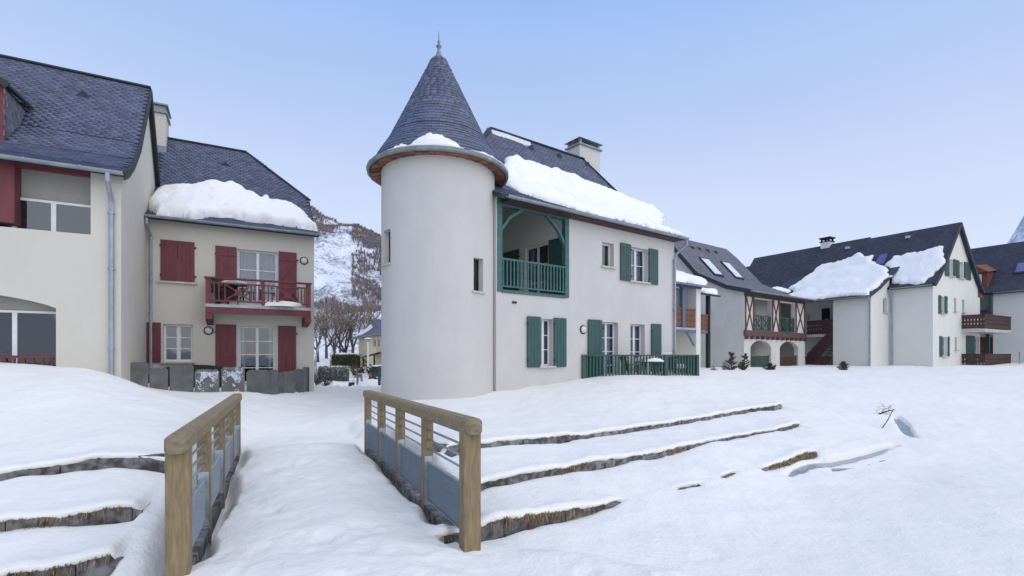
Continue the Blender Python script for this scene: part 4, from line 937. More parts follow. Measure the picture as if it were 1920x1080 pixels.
# loggia
dp = 4.0; gl = max(g0, .04)
gp1 = Cf.P(g1+.002, 0, 0); Gs = Fr((gp1.x, gp1.y), (.6, -.8))     # right side wall of the loggia; s = minus the depth
e0, _ = Gs.px(985, 480); e1, _ = Gs.px(1028, 480); ez = Gs.px(1006, 460)[1]
wall(Gs, [(-dp, gz0-.1), (-.28, gz0-.1), (-.28, 6.72), (-1.0, 7.1), (-1.9, 7.8), (-dp, 10.4)], [rect(e0, e1, gz0-.02, ez)], 0, .15, M['white'], HC, 'loggia_side_wall')  # lighter render than the house: brightness put into the shaded loggia's colour
window(Gs, HC, e0, e1, gz0-.02, ez, .08, leaves=2, rows=3, curtain=.5, sill=False, name='french_door')
for x0, x1 in ((946, 974), (1031, 1058)):
    a, b = Gs.px(x0, 500)[0], Gs.px(x1, 500)[0]; shutter(Gs, HC, a, b, gz0+.05, ez+.03, -.03, M['green'])
mb = MB(); mb.add([Cf.P(gl,.28,gz0), Cf.P(g1,.28,gz0), Cf.P(g1,dp,gz0), Cf.P(gl,dp,gz0)], [(0,1,2,3)]); mb.add([Cf.P(gl,dp,gz0), Cf.P(g1,dp,gz0), Cf.P(g1,dp,10.4), Cf.P(gl,dp,10.4)], [(0,1,2,3)]); mb.add([Cf.P(gl,.28,gz0), Cf.P(gl,dp,gz0), Cf.P(gl,dp,10.4), Cf.P(gl,.28,6.75)], [(3,2,1,0)])
mb.build('loggia_walls', M['white'], HC)  # same lightened render, making up for little daylight in the loggia
for a, b in ((gl, gl+.17), (g1-.17, g1)):
    mb = MB(); fbox(mb, Cf, a, b, -.03, .14, gz0-.03, gz1); mb.build('corner_post', M['teal'], HC)
mb = MB(); fbox(mb, Cf, gl, g1, -.025, .15, gz1-.18, gz1+.03); mb.build('loggia_beam', M['teal'], HC)
mb = MB(); fbox(mb, Cf, gl+.17, g1-.17, -.04, .14, gz0-.05, gz0+.03); mb.build('sill_beam', M['teal'], HC)
for a, b in (((gl+.10, gz1-1.0), (gl+1.0, gz1-.16)), ((g1-.10, gz1-1.1), (g1-.95, gz1-.16))):
    mb = MB(); mb.bar(Cf.P(a[0], .055, a[1]), Cf.P((a[0]+b[0])/2+(.08 if b[0] < a[0] else -.08), .055, (a[1]+b[1])/2+.07), .09, .12, up=(-Cf.n[0], -Cf.n[1], 0)); mb.bar(Cf.P((a[0]+b[0])/2+(.08 if b[0] < a[0] else -.08), .055, (a[1]+b[1])/2+.07), Cf.P(b[0], .055, b[1]), .088, .118, up=(-Cf.n[0], -Cf.n[1], 0)); mb.build('knee_brace', M['teal'], HC)
rg = MB(); fbox(rg, Cf, gl+.17, g1-.17, -.02, .03, gz0+.035, gz0+.05); LR = rg.build('loggia_railing', M['teal'], HC)
balustrade(Cf, LR, gl+.17, g1-.17, .02, gz0+.05, gz0+1.02, M['teal'], .135, .045)
# tower
tc_ = V(-2.27, 15.40, 0); tr_ = 1.73
def cyl_pt(px, py, r=tr_):    # where a pixel's ray meets the tower wall
    rx = (px-CX)/FPX; A = rx*rx+1; B_ = -2*(rx*tc_.x+tc_.y); C0 = tc_.x**2+tc_.y**2-r*r; Y = (-B_-math.sqrt(B_*B_-4*A*C0))/(2*A)
    return math.atan2(Y-tc_.y, rx*Y-tc_.x), CAMZ+(CY-py)*Y/FPX
slits = []
for x0, x1, y0, y1 in ((719, 732, 431, 494), (888, 906, 484, 546)):
    a0, _ = cyl_pt(x0, y0); a1, _ = cyl_pt(x1, y0); xm = (x0+x1)/2; slits.append((a0 % (2*math.pi), a1 % (2*math.pi), cyl_pt(xm, y1)[1], cyl_pt(xm, y0)[1]))
zt_w = 7.42
angs = sorted(set([2*math.pi*k/96 for k in range(96)]+[a for s_ in slits for a in s_[:2]])); zs = sorted(set([-.8, 2, 5, zt_w]+[z for s_ in slits for z in s_[2:]]))
mb = MB(); na_ = len(angs); zs_idx = {}
for z in zs:
    for a in angs: mb.v.append((tc_.x+tr_*math.cos(a), tc_.y+tr_*math.sin(a), z))
def in_slit(a, z): return any(s_[0] < a < s_[1] and s_[2] < z < s_[3] for s_ in slits)
for i in range(len(zs)-1):
    for k in range(na_):
        k2 = (k+1) % na_; am = (angs[k]+(angs[k2] if k2 else angs[k2]+2*math.pi))/2
        if not in_slit(am, (zs[i]+zs[i+1])/2): mb.f.append((i*na_+k, i*na_+k2, (i+1)*na_+k2, (i+1)*na_+k))
for a0, a1, z0, z1 in slits:       # reveals
    c = lambda a, z, r: (tc_.x+r*math.cos(a), tc_.y+r*math.sin(a), z)
    ri = tr_-.22
    for (a, z), (b, y) in (((a0,z0),(a1,z0)), ((a1,z0),(a1,z1)), ((a1,z1),(a0,z1)), ((a0,z1),(a0,z0))): mb.add([c(a,z,tr_), c(b,y,tr_), c(b,y,ri), c(a,z,ri)], [(0,1,2,3)])
tw = mb.build('tower_wall', M['tower'], HC, smooth=True)
try:
    tw.data.set_sharp_from_angle(angle=R(25))
except Exception: pass
for a0, a1, z0, z1 in slits:
    am = (a0+a1)/2; F_ = Fr((tc_.x+(tr_-.2)*math.cos(am)-0, tc_.y+(tr_-.2)*math.sin(am)), (-math.sin(am), math.cos(am))); hw_ = (a1-a0)/2*tr_
    mb = MB(); fbox(mb, F_, -hw_-.02, hw_+.02, -.03, .03, z0-.02, z1+.02)
    wn = MB(); 
    for a, b, c, d in ((-hw_, -hw_+.04, z0, z1), (hw_-.04, hw_, z0, z1), (-hw_+.04, hw_-.04, z0, z0+.04), (-hw_+.04, hw_-.04, z1-.04, z1)): fbox(wn, F_, a, b, -.02, .03, c, d)
    o = wn.build('slit_window', M['iron'], HC); p = MB(); fbox(p, F_, -hw_+.04, hw_-.04, 0, .006, z0+.04, z1-.04); p.build('pane', M['glass'], o)
    p = MB(); fbox(p, F_, -hw_-.1, hw_+.1, .2, .22, z0-.1, z1+.1) if False else fbox(p, F_, -hw_+.0, hw_-.0, .08, .1, z0, z1); p.build('room_shade_sheet', M['dark'], o)  # dark sheet close behind the slit, painted as the tower's inner shade
    p = MB(); fbox(p, F_, -hw_-.05, hw_+.05, -.27, .0, z0-.05, z0-.002) if math.sin(am) > 9 else None
    p = MB(); n = 6
    for k in range(n):
        b0_, b1_ = a0-.03+(a1-a0+.06)*k/n, a0-.03+(a1-a0+.06)*(k+1)/n; rr0, rr1 = tr_-.2, tr_+.06
        p.box8([c_(*q) for c_ in (lambda a, r, z: (tc_.x+r*math.cos(a), tc_.y+r*math.sin(a), z),) for q in ((b0_,rr1,z0-.06),(b1_,rr1,z0-.06),(b1_,rr0,z0-.06),(b0_,rr0,z0-.06),(b0_,rr1,z0-.004),(b1_,rr1,z0-.004),(b1_,rr0,z0-.004),(b0_,rr0,z0-.004))])
    p.build('sill', M['sill'], o)
# cone: profile (radius, height)
TP = [(2.06, 7.30), (1.96, 7.45), (1.80, 7.76), (1.50, 8.22), (.24, 10.80)]
mb = MB(); mb.lathe(tc_, [(r, z) for r, z in TP]+[(.001, 10.82)], 96); cone = mb.build('cone_roof', M['slateb'], HC, smooth=True)
mb = MB(); mb.lathe(tc_, [(2.04, 7.215), (1.70, 7.265)], 96); mb.lathe(tc_, [(2.04, 7.215), (2.05, 7.30)], 96); mb.build('wood_soffit', M['soffit'], cone)
n = 36
for k in range(n):
    t = 2*math.pi*(k+.5)/n; mb = MB(); c_, s_ = math.cos(t), math.sin(t); mb.bar(tc_+V(2.02*c_, 2.02*s_, 7.212), tc_+V(1.73*c_, 1.73*s_, 7.255), .018, .02); mb.build('soffit_batten', M['soffit'], cone)
mb = MB(); N_ = 28; prof = [(r-.09, z) for r, z in [(2.14, 7.33), (2.15, 7.26), (2.20, 7.225), (2.255, 7.255), (2.265, 7.335), (2.248, 7.335), (2.235, 7.27), (2.20, 7.25), (2.17, 7.27)]]
mb.lathe(tc_, prof, N_, a0=.1, a1=.1+2*math.pi); mb.build('gutter', M['zincd'], cone)
out = []; 
for (r0, z0), (r1, z1) in zip(TP, TP[1:]):
    Ls = math.hypot(r1-r0, z1-z0); 
    t = 0 if (r0, z0) == TP[0] else carry
    while t < Ls:
        r = r0+(r1-r0)*t/Ls; z = z0+(z1-z0)*t/Ls; cnt = max(6, int(2*math.pi*r/.205)); ph = random.random()
        for k in range(cnt):
            a = 2*math.pi*(k+ph)/cnt; rad_ = V(math.cos(a), math.sin(a), 0); x = V(-math.sin(a), math.cos(a), 0); u = (rad_*(r1-r0)+V(0,0,z1-z0)).normalized(); nn2 = x.cross(u)
            p = tc_+rad_*(r+.008)+V(0,0,z)+nn2*random.uniform(0,.006); sc = 2*math.pi*r/cnt/.205
            out.append(Matrix(((x.x*sc,u.x,nn2.x,p.x), (x.y*sc,u.y,nn2.y,p.y), (x.z*sc,u.z,nn2.z,p.z), (0,0,0,1))))
        t += .118
    carry = t-Ls
scatter_slates(cone, out, .205, .17, 300)
mb = MB(); mb.lathe(tc_, [(.275,10.74),(.265,10.80),(.17,10.91),(.105,11.02),(.065,11.13),(.045,11.22),(.04,11.26),(.07,11.285),(.088,11.32),(.07,11.355),(.035,11.38),(.03,11.42),(.052,11.455),(.02,11.50),(.012,11.7),(.002,11.84)], 24); mb.build('finial', M['zincd'], cone, smooth=True)
# snow pieces on the cone's foot: patches hugging the flared eave
def cone_snow(px0, px1, hgt, T, label, seed, arc=None):
    a0 = arc[0] if arc else cyl_pt(px0, 280, 1.8)[0]; a1 = arc[1] if arc else cyl_pt(px1, 280, 1.8)[0]; nu, nv = 90, 26; RP = [2.15]+[p[0] for p in TP]; ZP = [7.34]+[p[1] for p in TP]
    cum = np.concatenate([[0], np.cumsum(np.hypot(np.diff(RP), np.diff(ZP)))]); v = []; lay = []
    for side in (1, 0):
        for j in range(nv+1):
            for i in range(nu+1):
                U_ = i/nu; W_ = j/nv; ha = hgt*(math.sin(math.pi*min(max(U_, 0), 1))**.55)*(1+.35*float(fbm(np.array([U_*5.+seed]), np.array([seed*1.]), 4, seed)[0]))
                l = W_*max(ha, .01); r = np.interp(l, cum, RP); z = np.interp(l, cum, ZP); tt = T*math.sqrt(max(0, 1-(2*W_-1)**2))*(math.sin(math.pi*U_)**.5)*(1+.5*float(fbm(np.array([U_*7.]), np.array([W_*3.]), 3, seed+1)[0]))
                tt = tt*side+.012; a = a0+(a1-a0)*U_; v.append((tc_.x+(r+tt*.75)*math.cos(a), tc_.y+(r+tt*.75)*math.sin(a), z+tt*.66))
    m = (nv+1)*(nu+1); f = [(j*(nu+1)+i, j*(nu+1)+i+1, (j+1)*(nu+1)+i+1, (j+1)*(nu+1)+i) for j in range(nv) for i in range(nu)]; f += [tuple(q+m for q in g_[::-1]) for g_ in f]
    v = np.array(v); return tag(npmesh('roof_snow', v, f, M['rsnow'], None, True, root=V(*v.mean(0))), label, 'snow')
cone_snow(772, 862, .62, .16, 'white heap of snow on the front foot of the conical tower roof', 3)
cone_snow(744, 776, .34, .08, 'small left-hand scrap of snow on the conical tower roof', 5)
cone_snow(870, 928, .30, .07, 'long thin strip of snow on the right foot of the conical tower roof', 7)
# snow on the main roof
P1 = [rw(Cf, CP, *q) for q in ((938,318), (944,296), (958,293), (972,297), (1000,306), (1040,318), (1075,331), (1110,345), (1140,358), (1170,369), (1200,382), (1226,393), (1244,405))]
P1 += [(cl+.08, .9), (cl+.12, -.30), (cl-.7, -.10), (cl-2.1, .02), (cl-3.4, .05), (cl-4.4, -.1), (cl-5.3, .1), (cl-6.2, .40), (1.7, .75), (1.2, 1.15)]
roof_snow(Cf, CP, P1, .19, 'long slab of snow lying on the slate roof of the tower house', seed=14, res=.05, edge=.35, wob=.18, lump=.08)
P2 = [rw(Cf, CP, *q) for q in ((924,252), (935,257), (960,264), (985,274), (996,276))]; s0_, s1_ = P2[0][0], P2[-1][0]
P2 = P2+[(s1_+.15, 3.98), (s0_, 3.98)]
roof_snow(Cf, CP, P2, .035, 'thin sheet of snow under the ridge of the tower house, near its left end', seed=24, res=.04, edge=.1, wob=.03, lump=.01).data.materials[0] = M['frost']
# antenna
A_p = Cf.P(cl+.1, .6, 6.9); T = thing('tv_antenna', 'thin white aerial standing behind the right end of the tower house roof', 'antenna', tuple(A_p))
mb = MB(); mb.tube([A_p-V(0,0,.6), A_p+V(0,0,.75)], .014, 6); mb.build('mast', M['pvc'], T); mb = MB(); mb.bar(A_p+V(-.12,.05,.62), A_p+V(.14,-.05,.66), .015, .015)
for k in range(4): mb.bar(A_p+V(-.1+.07*k,.0,.48+.09), A_p+V(-.1+.07*k,0,.78), .01, .01)
mb.build('element', M['pvc'], T)
# terrace fence and furniture
fA = Cf.P(Cf.px(1089, 690)[0], -.02, 0); fB = Cf.P(8.05, -1.66, 0); fC = Cf.P(8.75, -.02, 0)
F1 = Fr((fA.x, fA.y), (fB.x-fA.x, fB.y-fA.y)); l1 = (fB-fA).length; F2 = Fr((fB.x, fB.y), (fC.x-fB.x, fC.y-fB.y)); l2 = (fC-fB).length
T = thing('terrace_fence', 'dark green baluster fence round the snowed-in terrace of the tower house', 'fence', (fA.x, fA.y, .8))
balustrade(F1, T, .03, l1-.03, 0, .72, 1.75, M['green'], .125, .05, post=(.08, l1*.34, l1*.70, l1-.06), rail=(.09, .05)); balustrade(F2, T, .08, l2, 0, .72, 1.75, M['green'], .125, .05, rail=(.09, .05))
tp_ = Cf.P(6.35, -.75, .78); garden_table(tp_, 'dark green plastic table heaped with snow on the terrace of the tower house', r=.5)
snow_blob('snow_pillow', tp_+V(0,0,.72), .5, 'cushion of snow on the dark green terrace table', seed=5, sq=(1.05,.8,.34))
garden_chair(Cf.P(5.45, -.62, .78), 1.9, 'dark green plastic chair left of the snowed-up terrace table', 'garden chairs')
garden_chair(Cf.P(7.25, -.75, .78), -1.3, 'dark green plastic chair right of the snowed-up terrace table', 'garden chairs')
garden_chair(Cf.P(8.0, -.95, .78), -.4, 'dark green plastic chair in the right corner of the terrace, snow on its seat', 'garden chairs')
snow_blob('snow_pillow', Cf.P(8.0, -.95, 1.22), .22, 'cushion of snow on the chair in the right corner of the terrace', seed=8, sq=(1,1,.8))
garden_chair(Cf.P(8.15, -.35, .95), .2, 'pale folding chair against the right end of the tower house', 'garden chairs', M['pvc'])
# ================================================================== PORCH HOUSE (blue posts) BEHIND THE CENTRAL HOUSE
Pf = Fr((at(1247, 25, 0).x, 25), (.8, .6))
HP = thing('blue_porch_house', 'narrow snow-roofed porch with blue posts and reddish wooden balcony, beside the tower house', 'house', (*Pf.P(0,0,0).xy, .9))
pb = Pf.px(1304, 600)[0]; pc = Pf.px(1312, 600)[0]; zf = Pf.px(1285, 614)[1]; ze = Pf.px(1285, 534)[1]
mb = MB(); fbox(mb, Pf, -.6, pb, 1.4, 1.5, -.3, ze); mb.build('back_wall', M['white'], HP)
mb = MB(); fbox(mb, Pf, pb, pc, -.05, 2.2, -.3, ze-.05); mb.build('side_wall', M['white'], HP)
mb = MB(); fbox(mb, Pf, -.6, pb, .0, 1.4, zf-.12, zf); mb.build('floor_slab', M['concrete'], HP)
mb = MB(); fbox(mb, Pf, -.6, pb, -.04, .12, zf-.24, zf-.124); mb.build('floor_beam', M['blue'], HP)
pm = Pf.px(1281, 570)[0]; mb = MB(); fbox(mb, Pf, pm-.12, pm+.12, -.05, .15, zf, ze-.05); mb.build('post', M['blue'], HP)
mb = MB(); fbox(mb, Pf, -.6, pc+.1, -.06, .14, ze-.14, ze-.01); mb.build('eave_beam', M['blue'], HP)
def plank_rail(F, par, s0, s1, w, z0, z1, material, bw=.13, gap=.012, cut=True, name='plank', rail=True):
    n = max(1, round((s1-s0)/bw)); bw = (s1-s0)/n
    for i in range(n):
        a, b = s0+i*bw+gap/2, s0+(i+1)*bw-gap/2; mb = MB(); h = z1-z0; m = (a+b)/2
        c = bw*.20 if cut else 0
        pr = [(a, z0), (b, z0), (b, z0+h*.28), (b-c, z0+h*.36), (b, z0+h*.44), (b, z0+h*.58), (b-c, z0+h*.66), (b, z0+h*.74), (b, z1), (a, z1), (a, z0+h*.74), (a+c, z0+h*.66), (a, z0+h*.58), (a, z0+h*.44), (a+c, z0+h*.36), (a, z0+h*.28)]
        k = len(pr); mb.v = [tuple(F.P(x, w+o_, z)) for o_ in (0, .03) for x, z in pr]
        tri = tessellate_polygon([[V(x, z, 0) for x, z in pr]]); mb.f = [tuple(t_) for t_ in tri]+[tuple(q+k for q in t_) for t_ in tri]+[(i_, k+i_, k+(i_+1) % k, (i_+1) % k) for i_ in range(k)]
        mb.build(name, material, par)
    if rail:
        mb = MB(); fbox(mb, F, s0-.02, s1+.02, w-.03, w+.05, z1, z1+.06); mb.build('top_rail', material, par)
mb = MB(); fbox(mb, Pf, -.6, pb, .02, .06, zf+.12, zf+.17); PR = mb.build('balcony_railing', M['redwood'], HP)
plank_rail(Pf, PR, -.5, pm-.13, .01, zf+.05, zf+.95, M['redwood']); plank_rail(Pf, PR, pm+.13, pb-.02, .01, zf+.05, zf+.95, M['redwood'])
mb = MB(); mb.bar(Pf.P(pb-.05, .05, zf-.95), Pf.P(pb-.75, .05, zf-.2), .06, .09); mb.build('knee_brace', M['blue'], HP)
PPp = [(-.35, ze), (2.6, ze+1.15)]; rfp, _ = gable_roof(Pf, HP, -.8, pc+.3, [(-.35, ze), (1.2, ze+.55), (2.6, ze+.95)], th=.1)
gutter(Pf, HP, -.8, pc+.3, -.42, ze-.03, .07, M['zinc'])
roof_snow(Pf, [(-.35, ze), (1.2, ze+.55), (2.6, ze+.95)], [(-.8,-.3), (pc+.25,-.35), (pc+.2,1.3), (pc-.5,2.5), (-.8,2.6)], .42, 'snow blanket on the roof of the porch with blue posts', seed=31, res=.09, edge=.3)
mb = MB(); fbox(mb, Pf, .05, .09, 1.36, 1.4, zf, zf+2); fbox(mb, Pf, -.2, .9, 1.37, 1.4, zf, zf+2.05); mb.build('door', M['dark'], HP)
# second, further porch
Qf = Fr((at(1310, 29, 0).x, 29), (.8, .6)); HQ = thing('far_porch', 'second snow-capped porch with dark posts, squeezed between blue porch and half-timbered house', 'porch', (*Qf.P(0,0,0).xy, .9))
qb = Qf.px(1331, 600)[0]; z2 = Qf.px(1320, 620)[1]; z3 = Qf.px(1320, 553)[1]
mb = MB(); fbox(mb, Qf, -.8, qb, 1.3, 1.4, -.3, z3); mb.build('back_wall', M['white'], HQ); mb = MB(); fbox(mb, Qf, -.8, qb, 0, 1.3, z2-.15, z2); mb.build('floor_slab', M['blue'], HQ)
mb = MB(); fbox(mb, Qf, qb-.22, qb, -.04, .14, -.3, z3); mb.build('post', M['dark'], HQ)
plank_rail(Qf, HQ, -.6, qb-.23, 0, z2+.02, z2+.9, M['redwood']); gable_roof(Qf, HQ, -1.2, qb+.5, [(-.4, z3), (2.2, z3+.8)], th=.1)
roof_snow(Qf, [(-.4, z3), (2.2, z3+.8)], [(-1.2,-.3), (qb+.35,-.35), (qb+.3,1.3), (-1.2,2.1)], .36, 'snow blanket on the farther porch roof behind the blue-posted porch', seed=37, res=.09, edge=.3)
# ================================================================== HALF-TIMBERED HOUSE
Tf = Fr((14.5, 31.0), (.8, .6)); tl = Tf.px(1509, 600)[0]; TPf = [(-.55, 5.72), (1.0, 6.15), (3.15, 7.25), (5.15, 9.55), (6.1, 10.5)]
HT = thing('half_timbered_house', 'half-timbered house with two arches, green railings and two skylights in its slate roof', 'house', (14.5, 31, .9))
def TX(x, y): return Tf.px(x, y)
zb0, zb1 = TX(1450, 632)[1], TX(1450, 622)[1]; zee = 5.62
a1 = [TX(x, 660)[0] for x in (1407, 1446, 1462, 1497)]; zs_, zc_ = TX(1426, 652)[1], TX(1426, 638)[1]
def archpoly(s0, s1, zb, zsp, zcr, n=13): return [(s0, zb), (s1, zb), (s1, zsp)]+[(s1+(s0-s1)*t, zsp+(zcr-zsp)*math.sin(math.pi*t)**.6) for t in np.linspace(.07, .93, n)]+[(s0, zsp)]
l_ = [TX(x, 600)[0] for x in (1414, 1447, 1462, 1491)]; zlo, zhi = TX(1430, 622)[1]+.02, 5.35
wall(Tf, rect(0, tl, -.3, zee), [archpoly(a1[0], a1[1], .2, zs_, zc_), archpoly(a1[2], a1[3], .2, zs_, zc_), rect(l_[0], l_[1], zlo, zhi), rect(l_[2], l_[3], zlo, zhi)], 0, .3, M['half'], HT)
mb = MB(); fbox(mb, Tf, .1, tl-.1, 1.7, 1.8, -.3, 5.6); mb.build('loggia_back_wall', M['half'], HT); mb = MB(); fbox(mb, Tf, .1, tl-.1, .3, 1.7, zlo-.25, zlo-.02); mb.build('floor_slab', M['concrete'], HT)
tg = gable_poly(TPf, -.3); wall(Tf.side(0), tg, [], 0, .1, M['half'], HT, 'gable_wall'); wall(Tf.side(tl), tg, [], 0, .1, M['half'], HT, 'gable_wall')
rft, rrt = gable_roof(Tf, HT, -.25, tl+.15, TPf, th=.2, material=M['slfar2'])
mb = MB()
for (a, b), (c, d) in zip(TPf, TPf[1:]): mb.bar(Tf.P(-.28, a, b-.08), Tf.P(-.28, c, d-.08), .04, .26)
mb.build('verge_board', M['slateb'], rft)
gutter(Tf, HT, -.3, tl+.2, -.63, 5.68, .08, M['zinc'])
for x0, x1 in ((1396, 1414), (1447, 1462), (1491, 1509)):
    s0, s1 = TX(x0, 600)[0]+.02, TX(x1, 600)[0]-.02; z0, z1 = zb1+.01, 5.5
    for a, b in ((s0, s0+.13), (s1-.13, s1)): mb = MB(); fbox(mb, Tf, a, b, -.05, .02, z0, z1); mb.build('timber_post', M['tim'], HT)
    for (a, b), (c, d) in (((s0+.13, z0), (s1-.13, z1)), ((s0+.13, z1), (s1-.13, z0))):
        mb = MB(); mb.bar(Tf.P(a, -.02-(.003 if b == z0 else 0), b), Tf.P(c, -.02-(.003 if b == z0 else 0), d), .10, .04, up=(-Tf.n[0], -Tf.n[1], 0)) if False else mb.bar(Tf.P(a, -.02-(.004 if b == z0 else 0), b), Tf.P(c, -.02-(.004 if b == z0 else 0), d), .10, .045, up=(-Tf.n[0], -Tf.n[1], 0)); mb.build('cross_timber', M['tim'], HT)
mb = MB(); fbox(mb, Tf, -.05, tl+.05, -.12, .0, zb0, zb1); mb.build('floor_beam', M['tim'], HT); mb = MB(); fbox(mb, Tf, 0, tl, -.06, -.002, 5.42, 5.6); mb.build('wall_plate', M['tim'], HT)
me = None
for k in range(13):
    s_ = .15+(tl-.3)*k/12; mb = MB(); fbox(mb, Tf, s_-.09, s_+.09, -.22, -.0, zb0-.2, zb0-.003); mb.build('joist_end', M['tim'], HT)
for s0, s1 in ((l_[0], l_[1]), (l_[2], l_[3])):
    rb = MB(); fbox(rb, Tf, s0, s1, .05, .1, zlo+.06, zlo+.12); rr_ = rb.build('green_railing', M['green'], HT)
    mb = MB(); fbox(mb, Tf, s0, s1, .04, .11, zlo+.98, zlo+1.04); mb.build('top_rail', M['green'], rr_); m_ = (s0+s1)/2
    for a, b in ((s0+.03, m_-.03), (m_+.03, s1-.03)):
        for q in (a, b): mb = MB(); fbox(mb, Tf, q-.04, q+.04, .05, .10, zlo+.12, zlo+.98); mb.build('baluster', M['green'], rr_)
        mb = MB(); mb.bar(Tf.P(a, .07, zlo+.12), Tf.P(b, .07, zlo+.98), .05, .05); mb.bar(Tf.P(a, .075, zlo+.98), Tf.P(b, .075, zlo+.12), .05, .05)
        for q in np.linspace(a, b, 6)[1:-1]: fbox(mb, Tf, q-.015, q+.015, .06, .09, zlo+.12, zlo+.98)
        mb.build('cross_panel', M['green'], rr_)
for s0, s1, yy in ((a1[0], a1[1], 0), (a1[2], a1[3], 1)):
    m2 = M['green'] if yy == 0 else M['tim']; fb = MB(); fbox(fb, Tf, s0, s1, .1, .16, 1.62, 1.68); ff = fb.build('arch_railing', m2, HT)
    for q in np.arange(s0+.1, s1, .14): mb = MB(); fbox(mb, Tf, q-.02, q+.02, .11, .15, .6, 1.62); mb.build('baluster', m2, ff)
# skylights and vents
def skylight(F, prof, par, px0, py0, wd, hg, m_pane):
    s_, w_ = rw(F, prof, px0, py0); w2 = w_-hg
    mb = MB(); z1, z2_ = interp(prof, w_), interp(prof, w2)
    mb.box8([F.P(s_, w2, z2_), F.P(s_+wd, w2, z2_), F.P(s_+wd, w_, z1), F.P(s_, w_, z1), F.P(s_, w2-.04, z2_+.09), F.P(s_+wd, w2-.04, z2_+.09), F.P(s_+wd, w_-.04, z1+.09), F.P(s_, w_-.04, z1+.09)]); o = mb.build('skylight', M['slateb'], par)
    mb = MB(); e_ = .09; mb.add([F.P(s_+e_, w2+.0-.05+e_, z2_+.10+e_*1.1), F.P(s_+wd-e_, w2-.05+e_, z2_+.10+e_*1.1), F.P(s_+wd-e_, w_-.05-e_, z1+.10-e_*1.1), F.P(s_+e_, w_-.05-e_, z1+.10-e_*1.1)], [(0,1,2,3)]); mb.build('pane', m_pane, o)
    return o
M['skyp'] = mat('skylight_pane_painted_sky_reflection', (.75, .78, .82), None, 3, .12)  # pale base colour stands in for the sky's reflection in the glass
skylight(Tf, TPf, rft, 1310, 484, 1.15, 1.25, M['skyp']); skylight(Tf, TPf, rft, 1350, 491, 1.15, 1.25, M['skyp'])
for a, b in ((1297,464), (1310,466), (1326,470), (1341,473)): s_, w_ = rw(Tf, TPf, a, b); roof_vent(Tf, rft, s_, w_, TPf)
roof_snow(Tf, TPf, [rw(Tf, TPf, *q) for q in ((1447,541), (1456,539), (1482,547), (1476,550))], .12, 'last small patch of snow low on the half-timbered house roof', seed=41, res=.08, edge=.2)
tlamp = 0
# ================================================================== WHITE GABLED HOUSE AT RIGHT
G = Fr((28.0, 33.0), (.865, .502)); A_ = Fr((28.0, 33.0), (.502, -.865))      # gable plane; long side (s negative = to the left)
RP = [(-.3, 6.45), (.5, 7.1), (1.5, 8.15), (3.9, 11.05)]       # profile across the long roof: w of A_ frame
HR = thing('white_gable_house', 'long white house with green shutters, wooden balconies and a snow slab sliding down its roof', 'house', (28, 33, .9))
# gable wall in G frame: s from 0 to 8
gw = [(0,-.3), (8,-.3), (8,6.3), (7.2,7.2), (6.3,8.15), (3.9,10.85), (1.5,7.98), (.5,6.95), (0,6.55)]
hs = {}
for nm, x0, x1, y0, y1 in (('att1', 1777,1787,486,518), ('att2', 1797,1806,491,522), ('w2', 1764,1770,556,588), ('s1', 1788.5,1793,559,584), ('s2', 1803.5,1808,562,586), ('w3', 1766,1776,632,668), ('s3', 1790,1794,632,656)):
    hs[nm] = hole(G, x0, x1, y0, y1)
dgr = hole(G, 1828, 1856, 632, 664, zmin=.8)
dgr = (dgr[0], min(dgr[1], 7.9), .8, dgr[3])
wall(G, gw, [rect(*q) for q in hs.values()]+[rect(*dgr)], 0, .25, M['white'], HR, 'gable_wall')
for nm, q in hs.items(): window(G, HR, *q, .15, leaves=1 if nm[0] == 's' else 2, rows=1 if nm[0] == 's' else 2, curtain=.7)
window(G, HR, *dgr, .15, leaves=2, rows=2, sill=False, name='french_door')
def sh2(x0, x1, q): a, b = G.px(x0, 500)[0], G.px(x1, 500)[0]; shutter(G, HR, a, b, q[2]-.03, q[3]+.05, -.02, M['green'])
sh2(1771,1777,hs['att1']); sh2(1787,1791,hs['att1']); sh2(1792,1797,hs['att2']); sh2(1807,1819,hs['att2']); sh2(1759,1763.5,hs['w2']); sh2(1770.5,1775,hs['w2']); sh2(1761,1765.5,hs['w3']); sh2(1776.5,1779,hs['w3']); sh2(1811,1826,dgr)
# long side
def lw(s0, s1, w_, z1, nm='wall', z0=-.3, holes=()): return wall(A_, rect(s0, s1, z0, z1), list(holes), w_, .2, M['white'], HR, nm)
lw(-2.5, 0, 0, 6.45); lw(-22, -2.5, 0, 6.4)
wp = -2.6; sw0 = -2.5; hsl = hole(A_, 1562, 1562, 0, 0) if False else None
s_l = A_.px(1562, 600, wp)[0]; s_k = A_.px(1512, 600, wp)[0]-.6
lw(s_l, sw0, wp, 5.95)
# wing side wall (faces right)
qf = A_.side(sw0); p0 = A_.P(sw0, wp, 0); Wf = Fr((p0.x, p0.y), A_.n)
sl1 = hole(Wf, 1656, 1663, 559, 586); wall(Wf, [(0,-.3), (2.6,-.3), (2.6,7.3), (1.3,6.45), (0,5.95)], [rect(*sl1)], 0, .2, M['white'], HR, 'wing_side_wall'); window(Wf, HR, *sl1, .12, leaves=1, rows=1)
